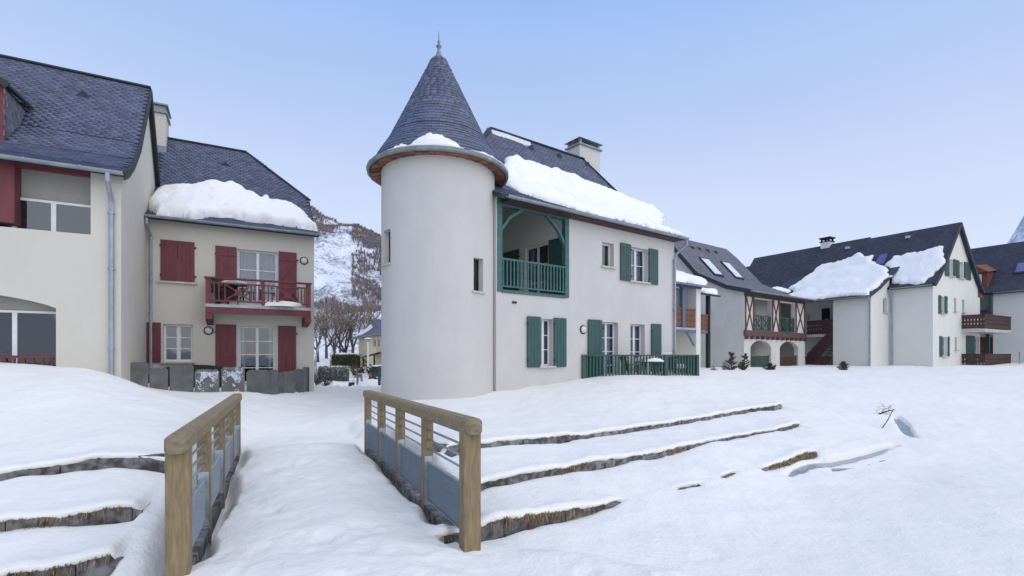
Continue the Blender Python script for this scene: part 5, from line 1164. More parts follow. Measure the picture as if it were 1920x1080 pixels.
# roof of the long house
rfR, rrR = gable_roof(A_, HR, -9.6, .22, RP, th=.16, material=M['slfar'])
mb = MB()
for (a, b), (c, d) in zip(RP, RP[1:]): mb.bar(A_.P(.24, a, b-.10), A_.P(.24, c, d-.10), .05, .24); mb.bar(A_.P(.24, 7.8-a, b-.10), A_.P(.24, 7.8-c, d-.10), .05, .24)
mb.build('verge_board', M['slateb'], rfR)
r2, _ = gable_roof(A_, HR, -15.6, -5.5, [(-.3, 6.4), (.5, 7.05), (1.5, 8.1), (4.1, 11.2)], th=.16, material=M['slfar'])
r3, _ = gable_roof(A_, HR, -20.5, -9.4, [(-.3, 6.35), (1.5, 7.9), (3.9, 10.45)], th=.16, material=M['slfar']); r4, _ = gable_roof(A_, HR, -26, -14, [(-.3, 6.3), (1.5, 7.6), (3.9, 9.85)], th=.16, material=M['slfar'])
for r_, a, b, pf in ((rfR, 1703, 446, RP), (rfR, 1590, 466, RP)):
    s_, w_ = rw(A_, pf, a, b); mb = MB(); z = interp(pf, w_); fbox(mb, A_, s_-.12, s_+.12, w_-.2, w_+.1, z-.05, z+.14); mb.build('roof_vent', M['sill'], r_)
# wing (catslide) roof
WPf = [(-3.05, 5.78), (-1.6, 6.45), (-.25, 7.25), (1.6, 8.35)]
mb = MB(); uv = []; sl_, sr_ = s_k-3.2, sw0+.2
for w_, z in WPf: mb.v += [tuple(A_.P(sl_, w_, z)), tuple(A_.P(sr_, w_, z))]; uv += [(sl_, w_*1.3), (sr_, w_*1.3)]
n = len(WPf); mb.v += [(x, y, z-.14) for x, y, z in mb.v[:2*n]]; uv += uv
for i in range(n-1): a = 2*i; mb.f += [(a, a+1, a+3, a+2), (a+2*n+2, a+2*n+3, a+2*n+1, a+2*n), (a+1, a+1+2*n, a+3+2*n, a+3), (a+2, a+2+2*n, a+2*n, a)]
mb.f.append((0, 2*n, 2*n+1, 1)); wr_ = mb.build('wing_roof', M['slfar'], HR, uv=uv)
gutter(A_, HR, sl_, sr_, -3.13, 5.74, .08, M['zinc']); gutter(A_, HR, -2.3, .1, -.38, 6.4, .08, M['zinc'])
for F_, px, w_, zt in ((A_, 1631, wp-.08, 5.75), (A_, 1672, -.08, 6.3)):
    s_ = F_.px(px, 600, w_)[0]; downpipe(HR, [F_.P(s_, w_-.35, zt), F_.P(s_, w_, zt-.4), F_.P(s_, w_, .6)], .055)
# recess with stair, between wing and half-timbered house
sR = s_l; wB = 0
mb = MB(); fbox(mb, A_, s_k-3, sR, -.6, -.5, -.3, 6.6); mb.build('recess_wall', M['white'], HR)
z1f = CAMZ+(CY-627)*37/FPX
mb = MB(); fbox(mb, A_, s_k-1, sR, wp+.05, -.6, z1f-.2, z1f); mb.build('landing', M['concrete'], HR)
x0, x1 = A_.px(1541, 600, -.62)[0], A_.px(1556, 600, -.62)[0]; mb = MB(); fbox(mb, A_, x0, x1, -.66, -.602, z1f, z1f+2.05); dr = mb.build('door', M['dark'], HR); mb = MB(); fbox(mb, A_, x0+.3, x0+.5, -.68, -.662, z1f+1.2, z1f+1.24); mb.build('handle', M['pvc'], dr)
xr0 = A_.px(1512, 600, wp+.1)[0]
br_ = MB(); fbox(br_, A_, xr0, sR, wp+.1, wp+.13, z1f+.1, z1f+.16); BR = br_.build('landing_railing', M['brown'], HR); plank_rail(A_, BR, xr0+.03, sR-.02, wp+.1, z1f+.02, z1f+1.0, M['brown'], bw=.17)
lp = MB(); fbox(lp, A_, A_.px(1511, 600, -.62)[0], A_.px(1517, 600, -.62)[0], -.7, -.61, z1f+1.3, z1f+1.7); lp.build('meter_box', M['sill'], HR)
# stair: steps rising to the right, railing in front
ns = 9; 
for k in range(ns):
    a = xr0+.55+(sR-xr0-.6)*k/ns; b = xr0+.55+(sR-xr0-.6)*(k+1)/ns; z = 1.05+(z1f-.35-1.05)*(k+1)/ns; mb = MB(); fbox(mb, A_, a, b+.03, wp+.12, wp+1.2, z-.08, z+.02); mb.build('stair_step', M['snow'] if k % 2 == 9 else M['concrete'], HR)
sr = MB(); sr.bar(A_.P(xr0+.3, wp+.06, .95), A_.P(sR-.05, wp+.06, z1f-.45), .05, .22); SRr = sr.build('stair_railing', M['brown'], HR)
for k in range(16):
    t = (k+.5)/16; a = xr0+.1+(sR-xr0-.15)*t; z = .95+(z1f-.45-.95)*t; mb = MB(); fbox(mb, A_, a-.07, a+.07, wp+.02, wp+.045, z-.05, z+.88); mb.build('plank', M['brown'], SRr)
plank_rail(A_, SRr, xr0, sR-.03, wp+.0-.02, .55, 1.55, M['brown'], bw=.17)
# snow slab on the long roof
def rwA(px, py, pf=RP): return rw(A_, pf, px, py)
WALL = [(-3.05, 5.80), (-1.6, 6.48), (-.25, 7.30), (1.6, 8.46), (3.9, 11.15)]
Pa = [rw(A_, WALL, *q) for q in ((1497,548), (1480,543), (1500,527), (1530,503), (1570,489), (1612,478), (1632,481), (1643,492), (1650,496), (1654,499))]
Pa += [(sw0+.25, -.3), (sw0+.1, -1.6), (sw0+.05, -3.1), (sw0-2.5, -3.15), (sl_+1.5, -3.1), (sl_+.5, -2.9)]
roof_snow(A_, WALL, Pa, .20, 'broad slab of snow on the left part of the white gabled house roof', seed=51, res=.1, edge=.3, wob=.3, lump=.04)
Pb = [(sw0+.25, .15)]+[rwA(*q) for q in ((1656,500), (1672,486), (1690,481), (1708,474), (1740,468), (1771,462))]+[(.18, 1.4), (-.1, .6), (-.5, -.3), (-1.6, -.2)]
roof_snow(A_, RP, Pb, .18, 'slab of snow on the right part of the white gabled house roof, next to its gable', seed=53, res=.08, edge=.3, wob=.28, lump=.04)
skylight(A_, RP, rfR, 1648, 478, .75, .85, M['blueg']); skylight(A_, [(-.3, 6.35), (1.5, 7.9), (3.9, 10.45)], r3, 1461, 516, .8, .9, M['blueg'])
# chimney on the stepped ridge
s_c = A_.px(1551, 455, 4.1)[0]; mb = MB(); zr = 11.1; fbox(mb, A_, s_c-.36, s_c+.36, 3.75, 4.45, zr-.8, zr+.30); ch = mb.build('chimney', M['white'], r2)
mb = MB()
for a in (-.34, .22):
    for b in (3.72, 4.36): fbox(mb, A_, s_c+a, s_c+a+.12, b, b+.12, zr+.35, zr+.62)
fbox(mb, A_, s_c-.46, s_c+.46, 3.65, 4.55, zr+.60, zr+.70); fbox(mb, A_, s_c-.43, s_c+.43, 3.68, 4.52, zr+.30, zr+.37); mb.build('chimney_cap', M['dark'], ch)
# balconies on the gable end
def balcony2(s0, s1, q, z, ztop, nm, slab=True):
    """projects q metres toward the viewer's right-front of the gable (along -e) between s0 and s1 of the gable wall"""
    mb = MB(); fbox(mb, G, s0, s1, -q, 0 if s1 <= 8 else .0, z-.22, z); B_ = mb.build(nm, M['sill'], HR)
    plank_rail(G, B_, s0, s1, -q, z+.04, ztop, M['brown'], bw=.17); Fs = Fr(tuple(G.P(s0, -q, 0).xy), G.n); plank_rail(Fs, B_, .03, q, -.02, z+.04, ztop, M['brown'], bw=.17); Fs = Fr(tuple(G.P(s1, -q, 0).xy), G.n); plank_rail(Fs, B_, .03, q, -.02, z+.04, ztop, M['brown'], bw=.17)
    return B_
s_b0 = G.px(1803, 600)[0]; balcony2(s_b0, 9.7, 1.25, 3.55, 4.5, 'balcony'); balcony2(s_b0, 9.7, 1.25, .75, 1.75, 'terrace_railing')
for s_, z0, z1 in ((9.0, .75, 3.3), (9.5, 3.6, 6.2)): mb = MB(); fbox(mb, G, s_-.1, s_+.1, -.25, -.05, z0, z1); mb.build('post', M['green'], HR)
mb = MB(); fbox(mb, G, 7.9, 10, 2.2, 2.3, -.2, 6); mb.build('loggia_back_wall', M['white'], HR)
mb = MB(); mb.add([G.P(7.6, -.02, 6.0), G.P(7.6, -.02, 7.0), G.P(8.7, -.02, 6.0)], [(0,1,2)]) ; mb.build('gable_boarding', M['redwood'], HR)
plank_rail(G, HR, 8.0, 9.6, 1.2, 4.6, 5.6, M['brown'], bw=.17)
mb = MB(); fbox(mb, G, 7.9, 9.9, 0, 2.2, 4.35, 4.55); mb.build('floor_slab', M['sill'], HR)
# ================================================================== FAR RIGHT HOUSE
B2 = Fr((38.8, 40.0), (.502, -.865)); HF = thing('far_right_house', 'white house with a red dormer at the right edge, behind the gabled house', 'house', (38.8, 40, 1))
mb = MB(); fbox(mb, B2, 0, 14, 0, 8, -.5, 6.75); mb.build('wall', M['white'], HF)
BP = [(-.3, 6.75), (.6, 7.4), (1.5, 8.3), (4, 11.2)]; rfB, _ = gable_roof(B2, HF, -9, 14, BP, th=.16, material=M['slfar'])
gutter(B2, HF, .1, 14, -.38, 6.72, .08, M['zinc'])
skylight(B2, BP, rfB, 1907, 494, .75, .85, M['blueg'])
mb = MB(); s_ = B2.px(1832, 520, .5)[0]; fbox(mb, B2, s_-.7, s_+.7, .3, 2.4, 7.0, 8.6); db = mb.build('dormer', M['redwood'], HF); mb = MB(); fbox(mb, B2, s_-.55, s_+.35, .26, .3, 7.25, 8.4); mb.build('dormer_window', M['pvc'], db)
mb = MB(); mb.add([B2.P(s_-.85, .1, 8.5), B2.P(s_, .1, 9.15), B2.P(s_+.85, .1, 8.5), B2.P(s_-.85, 2.9, 8.9), B2.P(s_, 2.9, 9.5), B2.P(s_+.85, 2.9, 8.9)], [(0,1,4,3), (1,2,5,4), (0,2,1)]); mb.build('dormer_roof', M['redwood'], db)
mb = MB(); fbox(mb, B2, -9, -.02, 1.4, 1.6, -.5, 6.75); mb.build('recessed_wall', M['white'], HF); mb = MB(); fbox(mb, B2, -9, 0, .0, 1.4, 4.2, 4.4); mb.build('balcony_slab', M['sill'], HF); plank_rail(B2, HF, -6, -.02, 0, 4.45, 5.35, M['brown'], bw=.17)
mb = MB(); fbox(mb, B2, -3.4, -1.4, 1.32, 1.39, 4.45, 6.4); mb.build('glazed_door', M['pvc'], HF); mb = MB(); fbox(mb, B2, -2.1, -1.9, 0.0, .15, .5, 6.7); mb.build('post', M['green'], HF)
mb = MB(); fbox(mb, B2, -1.2, -.4, 1.32, 1.39, 1.2, 3.2); mb.build('door', M['redwood'], HF)
# ================================================================== YELLOW HOUSE AND THE GAP
Yl = Fr((at(672, 60, 0).x, 60.0), (.465, -.885)); HY = thing('yellow_house', 'pale yellow house with a snow-streaked blue slate roof, at the end of the gap', 'house', (*Yl.P(0,0,0).xy, 0))
hy = [hole(Yl, 700, 704.5, 636, 648), hole(Yl, 708, 712, 636, 648)]
wall(Yl, rect(0, 16, -2, 4.1), [rect(*q) for q in hy], 0, .2, M['yellow'], HY)
for q in hy: window(Yl, HY, *q, .12, leaves=1, rows=1)
wall(Yl.side(0), [(0,-2), (8,-2), (8,4), (4,8), (0,4)], [], 0, .1, M['yellow'], HY, 'gable_wall')
YP = [(-.6, 3.75), (.6, 4.6), (4, 8.3)]; ry, _ = gable_roof(Yl, HY, -.6, 16, YP, th=.15, material=M['slfar2'])
gutter(Yl, HY, -.6, 16, -.68, 3.72, .08)
for i, pl in enumerate(([(-.5,-.5), (1.0,-.5), (2.4,1.2), (1.2,1.3)], [(2.2,-.4), (3.1,-.4), (4.0,.9), (3.2,1.0)], [(1.5,1.9), (5,1.6), (8,2.2), (8,3.9), (1.8,3.9)])):
    roof_snow(Yl, YP, pl, .14, ['snow streak at the left eave corner of the yellow house roof', 'narrow snow streak in the middle of the yellow house roof', 'snow along the ridge of the yellow house roof'][i], seed=60+i, res=.1, edge=.3)
Yo = 46; T = thing('entrance_canopy', 'brown wooden canopy on posts in front of the yellow house', 'canopy', tuple(pt(690, 700, 50)))
ca = pt(676, 672, 50); cb = pt(704, 664, 48); dv = (cb-ca)
mb = MB(); bk = V(1.0, 2.0, .35); mb.box8([ca, cb, cb+bk, ca+bk, ca+V(0,0,.12), cb+V(0,0,.12), cb+bk+V(0,0,.12), ca+bk+V(0,0,.12)]); mb.build('canopy_roof', M['brown'], T)
for p in (ca+V(.2,.3,0), cb-V(.2,-.3,0)): mb = MB(); mb.tube([p+V(0,0,0), V(p.x, p.y, -.8)], .09, 6); mb.build('post', M['brown'], T); 
mb = MB(); mb.bar(ca+V(.1,.2,0), ca+V(1.2,.4,-.95), .1, .1); mb.build('brace', M['brown'], T)
# street lamp
lb = pt(690, 712, 45); T = thing('street_lamp', 'pale street lamp with a flat lantern before the yellow house', 'street lamp', tuple(lb)); zt = pt(690, 640, 45).z
mb = MB(); mb.tube([lb-V(0,0,.5), V(lb.x, lb.y, lb.z+1.2), V(lb.x, lb.y, zt)], [.11,.08,.06], 8); mb.build('pole', M['pvc'], T)
mb = MB(); mb.lathe((lb.x, lb.y, zt), [(.02,-.05), (.10,0), (.30,.18), (.32,.22)], 12); mb.build('lantern', M['steel'], T); mb = MB(); mb.lathe((lb.x, lb.y, zt), [(.34,.22), (.32,.28), (.05,.36), (.001,.36)], 12); mb.build('lamp_cap', M['pvc'], T)
# ---- vegetation
def leaves_np(mb, pts, r, rs, flat=False):
    for p in pts:
        a = rs.random()*6.28; e = rs.uniform(-1, 1); x = V(math.cos(a), math.sin(a), e*.6).normalized()*r*rs.uniform(.6, 1.3); y = V(rs.uniform(-1,1), rs.uniform(-1,1), rs.uniform(-1,1)).cross(x).normalized()*r*.5
        mb.add([p-x, p+y, p+x, p-y], [(0,1,2,3)])
def branch(mb, tw, p, d, ln, r, lev, rs, spread=.55, up=.18, nseg=3, kids=(3,5), thin=.006, sides=5):
    pts = [p]; rr_ = [r]; q = p.copy(); dd = d.copy()
    for i in range(nseg):
        dd = (dd+V(rs.uniform(-.22,.22), rs.uniform(-.22,.22), rs.uniform(-.1,.2)*up*3)).normalized(); q = q+dd*ln/nseg; pts.append(q); rr_.append(max(thin, r*(1-.55*(i+1)/nseg)))
    (mb if lev >= 2 else tw).tube(pts, rr_, sides if lev >= 2 else 3, cap=False)
    if lev == 0: return
    for k in range(rs.randint(*kids)):
        t = rs.uniform(.35, 1); i = min(int(t*nseg), nseg-1); b = pts[i].lerp(pts[i+1], t*nseg-i)
        ax = V(rs.gauss(0,1), rs.gauss(0,1), rs.gauss(0,.6)+up).normalized(); nd = (dd+ax*spread*1.6).normalized()
        branch(mb, tw, b, nd, ln*rs.uniform(.5, .75), max(thin, rr_[i]*.5), lev-1, rs, spread, up, 2, kids, thin)
def bare_tree(p, h, label, seed, group='bare trees beyond the gap', m_=None, m2=None, lev=4, kids=(4,6), spread=.55, thin=.02):
    rs = random.Random(seed); T = thing('bare_tree', label, 'tree', tuple(p), group); mb = MB(); tw = MB()
    d = V(rs.uniform(-.06,.06), rs.uniform(-.06,.06), 1).normalized(); mb.tube([p-V(0,0,.4), p+V(0,0,0), p+d*h*.22], [h*.035, h*.026, h*.022], 7, cap=False); b = p+d*h*.2
    for k in range(4): branch(mb, tw, b, (d+V(rs.gauss(0,.35), rs.gauss(0,.35), 0)).normalized(), h*.42, h*.017, lev-1, rs, spread, .25, 3, kids, thin)
    mb.build('trunk', m_ or M['bark'], T); tw.build('crown', m2 or M['twig'], T)
specs_ = [(596,62,9,'bare brown tree nearest the house with the red balcony'), (612,70,9.5,'bare brown tree second from the left in the gap'), (628,66,9,'broad bare tree above the hedge, in the middle of the gap'),
 (646,58,9,'dark bare tree directly behind the green hedge'), (660,66,10,'bare tree just left of the yellow house roof'), (688,82,12,'tall bare tree rising behind the yellow house roof'), (704,90,13,'bare tree rising at the tower edge behind the yellow house'), (580,75,9,'bare tree half hidden by the corner of the house with the red balcony'), (638,84,10,'far pale-brown tree deep in the gap')]
for i, (x, Y_, h, lb_) in enumerate(specs_):
    X_ = (x-CX)/FPX*Y_; bare_tree(V(X_, Y_, gz(X_, Y_)-.1), h*.86, lb_, 100+i, lev=4, kids=(3,5))
X_ = (592-CX)/FPX*40; bare_tree(V(X_, 40, gz(X_, 40)), 5.2, 'pale-barked snowy tree close to the corner of the house with the red balcony', 130, m_=M['pale'], m2=M['pale'], lev=3, kids=(2,4), spread=.7, thin=.03)
def hedge(x0, x1, Y_, yt, yb, dep, label, leaf, seed, snowcap=True, n=4200):
    rs = random.Random(seed); a = pt(x0, yb, Y_); b = pt(x1, yb, Y_); h = pt(x0, yt, Y_).z-a.z; T = thing('hedge', label, 'hedge', tuple(a)); mb = MB(); pts = []
    for _ in range(n):
        t = rs.random(); e = rs.random(); f_ = rs.random(); k = rs.randint(0, 2)
        q = (a+(b-a)*t)+V(0, dep*(0 if k == 0 else e), 0)+V(0,0,h*(1 if k == 1 else f_)); q += V(rs.gauss(0,.07), rs.gauss(0,.07), rs.gauss(0,.06)); pts.append(q)
    leaves_np(mb, pts, .09, rs); mb.build('foliage', leaf, T); mb = MB(); mb.box8([a+V(.08,.08,-.5), b+V(-.08,.08,-.5), b+V(-.08,dep-.08,-.5), a+V(.08,dep-.08,-.5), a+V(.08,.08,h-.1), b+V(-.08,.08,h-.1), b+V(-.08,dep-.08,h-.1), a+V(.08,dep-.08,h-.1)]); mb.build('core', M['bark'], T)
    return a, b, h
a, b, h = hedge(620, 667, 55, 666, 686, 2.0, 'clipped dark green hedge under snow, in the gap between the houses', M['leaf'], 3)
snow_blob('snow_blanket', (a+b)/2+V(0,1,h-.05), (b-a).length/2, 'snow lying along the top of the dark green hedge', seed=12, sq=(1.05,.42,.22))
a, b, h = hedge(596, 648, 41, 690, 706, 1.2, 'low frosted hedge half buried in snow, before the green hedge', M['frleaf'], 4)
snow_blob('snow_blanket', (a+b)/2+V(.2,.6,h-.1), (b-a).length/2*.9, 'rounded snow cover on the low frosted hedge', seed=15, sq=(1,.5,.25))
def twig_bush(p, r, h, label, seed, leaf, nl, group=None, name='bush', lr=.05, stems=14, sleaf=True, wide=1.0):
    rs = random.Random(seed); T = thing(name, label, 'shrub', tuple(p), group); mb = MB(); pts = []
    for k in range(stems):
        t = rs.random()*6.28; e = rs.random()**.5*wide; tip = V(math.cos(t)*r*e, math.sin(t)*r*e, h*rs.uniform(.55, 1)); m_ = tip*.5+V(rs.gauss(0,.06), rs.gauss(0,.06), h*.08); mb.tube([p-V(0,0,.1), p+m_, p+tip], [.014, .009, .004], 3, cap=False)
        for _ in range(4):
            u = rs.uniform(.3,1); c = p+tip*u; q = c+V(rs.gauss(0,r*.22), rs.gauss(0,r*.22), rs.gauss(.08,.08)); mb.tube([c, q], [.005,.003], 3, cap=False); pts += [c.lerp(q, rs.random())+V(rs.gauss(0,.03), rs.gauss(0,.03), rs.gauss(0,.03)) for _ in range(max(1, nl//(stems*4)))]
    mb.build('stems', M['twig'], T); lm = MB(); leaves_np(lm, pts, lr, rs); lm.build('foliage', leaf, T)
def onsnow(px, Y_): x = (px-CX)/FPX*Y_; return V(x, Y_, gz(x, Y_)-.05)
M['darkleaf'] = mat('dark_bare_shrub', (.07, .05, .06), (.03, .025, .03), 5, .9, rnd=.4)
for i, (x, Y_, r, h, lb_) in enumerate([(594,25,.55,.85,'dark leafless shrub at the end of the slate slab fence'), (609,26.5,.5,.6,'low dark shrub in the trampled snow just right of the slab fence')]):
    twig_bush(onsnow(x, Y_), r, h, lb_, 200+i, M['darkleaf'], 700, 'dark shrubs by the slab fence', lr=.035, stems=26)
twig_bush(onsnow(700, 43), .7, 1.3, 'round dark evergreen bush beside the canopy of the yellow house', 210, M['leaf'], 1800, lr=.08, stems=30); twig_bush(onsnow(668, 46), .6, 1.2, 'olive green bush at the right end of the clipped hedge', 211, M['leaf'], 900, lr=.08, stems=24)
def dwarf_pine(px, Y_, h, r, label, seed, brown=.3, sink=0):
    rs = random.Random(seed); p = onsnow(px, Y_)-V(0,0,sink); T = thing('dwarf_pine', label, 'shrub', tuple(p), 'small shrubs in the snow'); mb = MB(); mb.tube([p-V(0,0,.2), p+V(0,0,h)], [.04,.01], 5); lm = MB()
    for k in range(34):
        z = h*rs.random()**1.1; a = rs.random()*6.28; L_ = r*(1-.75*z/h)*rs.uniform(.5, 1.15); tip = p+V(math.cos(a)*L_, math.sin(a)*L_, z+L_*.55); c = p+V(0,0,z); mb.tube([c, tip], [.012,.004], 3, cap=False)
        for _ in range(60):
            u = rs.uniform(.25, 1.05); q = c.lerp(tip, u); d = V(rs.gauss(0,1), rs.gauss(0,1), rs.gauss(.5,1)).normalized()*rs.uniform(.05, .11); s_ = d.cross(V(rs.random(), rs.random(), rs.random())).normalized()*.012; lm.add([q-s_, q+s_, q+d], [(0,1,2)])
    mb.build('trunk', M['bark'], T); lm.build('crown', M['pine'], T)
dwarf_pine(1371, 25.5, .95, .42, 'left of the two small pines before the half-timbered house', 1); dwarf_pine(1396, 25.5, .88, .36, 'right of the two small pines before the half-timbered house', 2)
dwarf_pine(1446, 26.5, .42, .42, 'little shrub poking from the snow in front of the right arch', 3, sink=.1); dwarf_pine(1581, 27, .5, .35, 'lone round shrub in snow before the wing of the white gabled house', 4, sink=.06)
twig_bush(onsnow(1358, 25), .3, .35, 'low brown twigs left of the two small pines', 220, M['darkleaf'], 160, lr=.03, stems=12); twig_bush(onsnow(1338, 23.5), .25, .14, 'scrap of dark twigs in the snow near the terrace fence', 221, M['darkleaf'], 100, lr=.03, stems=8)
# dead plant and bent stick
def stick(pxs, label, r=.012, name='stick', z=None):
    pts = [V(*p) for p in pxs]; T = thing(name, label, 'stick', tuple(pts[0])); return T, pts
gx, gy = gp(1665, 790, .12); g0_ = V(gx, gy, gz(gx, gy))
T = thing('dead_plant', 'dead pale stems flattened on the snow with one long bent stick, above the stream bend', 'plant', tuple(g0_)); rs = random.Random(5)
def gpx(px, py, h=0):
    Y_ = gy+(0 if py > 770 else .5); x = (px-CX)/FPX*Y_; return V(x, Y_, CAMZ+(CY-py)*Y_/FPX)
mb = MB(); mb.tube([gpx(1641,812), gpx(1656,800), gpx(1665,787), gpx(1675,767)], [.010,.012,.011,.007], 6); mb.build('bent_stick', M['bark'], T)
mb = MB(); mb.tube([gpx(1649,776), gpx(1660,772), gpx(1677,768)], [.02,.018,.008], 6); mb.build('broken_stem', M['bark'], T)
mb = MB()
for _ in range(26):
    a = gpx(rs.uniform(1642,1672), rs.uniform(764,780)); b = a+V(rs.uniform(-.25,.25), rs.uniform(-.05,.05), rs.uniform(-.02,.14)); mb.tube([a, (a+b)/2+V(0,0,.03), b], [.004,.004,.002], 3)
mb.build('dry_stems', M['twig'], T)
mb = MB(); q = pt(1912, 692, 36); T = thing('marker_post', 'thin grey marker post in the snow at the right edge', 'post', tuple(q)); mb.tube([q-V(0,0,.3), q+V(0,0,1.15)], .035, 8); mb.build('pole', M['steel'], T)
mb = MB(); mb.tube([q+V(0,0,1.15), q+V(0,0,1.2)], .05, 8); mb.build('cap', M['iron'], T)
# ================================================================== PERSON SHOVELLING SNOW
def skinmesh(name, J, E, material, parent, root, org, lv=2):
    me = bpy.data.meshes.new(name); me.from_pydata([Vector(j[0])-org for j in J], E, []); me.materials.append(material); o = bpy.data.objects.new(name, me); col.objects.link(o); o.parent = parent
    o.modifiers.new('skin', 'SKIN'); 
    if not me.skin_vertices: bpy.context.view_layer.objects.active = o
    sv = me.skin_vertices[0].data
    for i, j in enumerate(J): r = j[1]; sv[i].radius = (r, r) if not isinstance(r, tuple) else r; sv[i].use_root = (i == root)
    s_ = o.modifiers.new('sub', 'SUBSURF'); s_.levels = lv; s_.render_levels = lv; me.polygons.foreach_set('use_smooth', [True]*len(me.polygons)); o.modifiers['skin'].use_smooth_shade = True
    return o
Yp = 36.0; f0 = onsnow(674, Yp)+V(0,0,.05); f0 = V(f0.x, f0.y, pt(674, 724, Yp).z)
T = thing('person', 'person bent over a shovel, clearing snow in navy jacket and grey trousers', 'person', tuple(f0)); O = f0
def B(x, y, z): return O+V(x, y, z)
J = [(B(.0,0,.88), .13), (B(.05,0,1.02), .13), (B(.16,.02,1.20), .15), (B(.27,.03,1.30), .13), (B(.34,.03,1.35), .06), (B(.40,.03,1.40), .085), (B(.44,.03,1.46), .09), # spine, neck, head 0-6
 (B(-.09,0,.82), .10), (B(-.14,-.02,.46), .065), (B(-.16,.02,.09), .045), (B(-.12,-.14,.04), .04),   # left leg 7-10
 (B(.10,.02,.82), .10), (B(.16,-.02,.47), .065), (B(.22,.06,.09), .045), (B(.26,-.09,.04), .04),     # right leg 11-14
 (B(.16,-.17,1.27), .06), (B(.02,-.24,1.05), .045), (B(-.10,-.30,.98), .034), (B(-.14,-.32,.96), .032),  # near arm 15-18
 (B(.30,.20,1.27), .06), (B(.14,.20,1.05), .045), (B(.02,.02,1.18), .034), (B(-.02,-.02,1.20), .032)]
E = [(0,1),(1,2),(2,3),(3,4),(4,5),(5,6),(0,7),(7,8),(8,9),(9,10),(0,11),(11,12),(12,13),(13,14),(2,15),(15,16),(16,17),(17,18),(2,19),(19,20),(20,21),(21,22)]
for hnd, wst, sx in ((18, 17, -1), (22, 21, 1)):
    hp = J[hnd][0]
    for k in range(5):
        o_ = V(-.02-.004*k, (-.03+.015*k), 0); b = len(J); L_ = .035 if k == 4 else .04-.003*abs(k-1.5); J.append((hp+o_, .011)); J.append((hp+o_+V(-.02,-.005,-L_*.7), .010)); J.append((hp+o_+V(-.005,-.012,-L_*1.1), .008)); E += [(hnd, b), (b, b+1), (b+1, b+2)]
skinmesh('body', J, E, M['skin'], T, 0, O)
skinmesh('jacket', [(B(.0,0,.90), .145), (B(.05,0,1.03), .15), (B(.16,.02,1.20), .175), (B(.28,.03,1.29), .14), (B(.17,-.18,1.27), .08), (B(.02,-.245,1.05), .062), (B(-.085,-.295,.985), .046), (B(.31,.20,1.27), .08), (B(.14,.21,1.05), .062), (B(.03,.03,1.17), .046)], [(0,1),(1,2),(2,3),(2,4),(4,5),(5,6),(2,7),(7,8),(8,9)], M['coat'], T, 0, O)
skinmesh('trousers', [(B(.0,0,.90), .14), (B(-.09,0,.80), .115), (B(-.14,-.02,.46), .085), (B(-.16,.02,.13), .07), (B(.10,.02,.80), .115), (B(.16,-.02,.47), .085), (B(.22,.06,.13), .07)], [(0,1),(1,2),(2,3),(0,4),(4,5),(5,6)], M['trous'], T, 0, O)
for a, b in ((B(-.16,.04,.07), B(-.12,-.17,.04)), (B(.22,.08,.07), B(.26,-.12,.04))): skinmesh('boot', [(a+V(0,0,.08), .055), (a, .06), (b, .045)], [(0,1),(1,2)], M['rubber'], T, 1, O, 1)
skinmesh('hair', [(B(.42,.03,1.44), .095), (B(.45,.04,1.50), .085), (B(.38,.05,1.45), .06)], [(0,1),(0,2)], M['hair'], T, 0, O, 1)
T = thing('snow_shovel', 'dark-bladed snow shovel held by the bending person', 'shovel', tuple(B(-.38,-.3,.1)))
mb = MB(); mb.tube([B(-.42,-.36,.28), B(-.12,-.32,.96), B(.0,-.02,1.20), B(.03,.02,1.26)], .018, 8); mb.build('handle', M['wood'], T)
mb = MB(); 
for j in range(2):
    for k in range(7): t = (k-3)/3; mb.v.append(tuple(B(-.42+t*.21+.0, -.38+j*.015-.05*(1-t*t), .30))); 
for j in range(2):
    for k in range(7): t = (k-3)/3; mb.v.append(tuple(B(-.50+t*.23, -.44+j*.015-.05*(1-t*t), -.10)))
for k in range(6): mb.f += [(k, k+1, 15+k, 14+k), (7+k, 21+k, 22+k, 8+k), (k, 7+k, 8+k, k+1), (14+k, 15+k, 22+k, 21+k)]
mb.f += [(0,14,21,7), (6,13,27,20)]; mb.build('blade', M['rubber'], T)
# ================================================================== PARKED CAR (mostly behind the tower)
cb = pt(712, 714, 39.5); cz = cb.z-.35; T = thing('parked_car', 'dark green car with a red tail light, half hidden by the round tower', 'car', (cb.x, cb.y, cz)); c0_ = V(cb.x, cb.y, cz); th = R(14)
def Cq(x, y, z): return c0_+V(x*math.cos(th)-y*math.sin(th), x*math.sin(th)+y*math.cos(th), z)     # y: forward (away), x: right
sec = [(0, .80,.35,.95), (.15,.84,.28,1.0), (1.0,.86,.25,1.0), (2.6,.86,.25,.98), (3.5,.84,.25,.90), (4.0,.72,.3,.72)]
mb = MB(); m = 10
for y, hw_, z0, z1 in sec:
    for x, z in [(-hw_*.9,z0), (-hw_,z0+.12), (-hw_,(z0+z1)/2), (-hw_*.97,z1-.08), (-hw_*.88,z1), (hw_*.88,z1), (hw_*.97,z1-.08), (hw_,(z0+z1)/2), (hw_,z0+.12), (hw_*.9,z0)]: mb.v.append(tuple(Cq(x, y, z)))
for i in range(len(sec)-1):
    for k in range(m): mb.f.append((i*m+k, i*m+(k+1) % m, (i+1)*m+(k+1) % m, (i+1)*m+k))
mb.f += [tuple(range(m))[::-1], tuple((len(sec)-1)*m+k for k in range(m))]; mb.build('body', M['paint'], T)
mb = MB(); mb.box8([Cq(-.78,.15,.98), Cq(.78,.15,.98), Cq(.74,3.0,.97), Cq(-.74,3.0,.97), Cq(-.62,.55,1.44), Cq(.62,.55,1.44), Cq(.60,2.0,1.44), Cq(-.60,2.0,1.44)]); mb.build('cabin_glass', M['dark'], T)
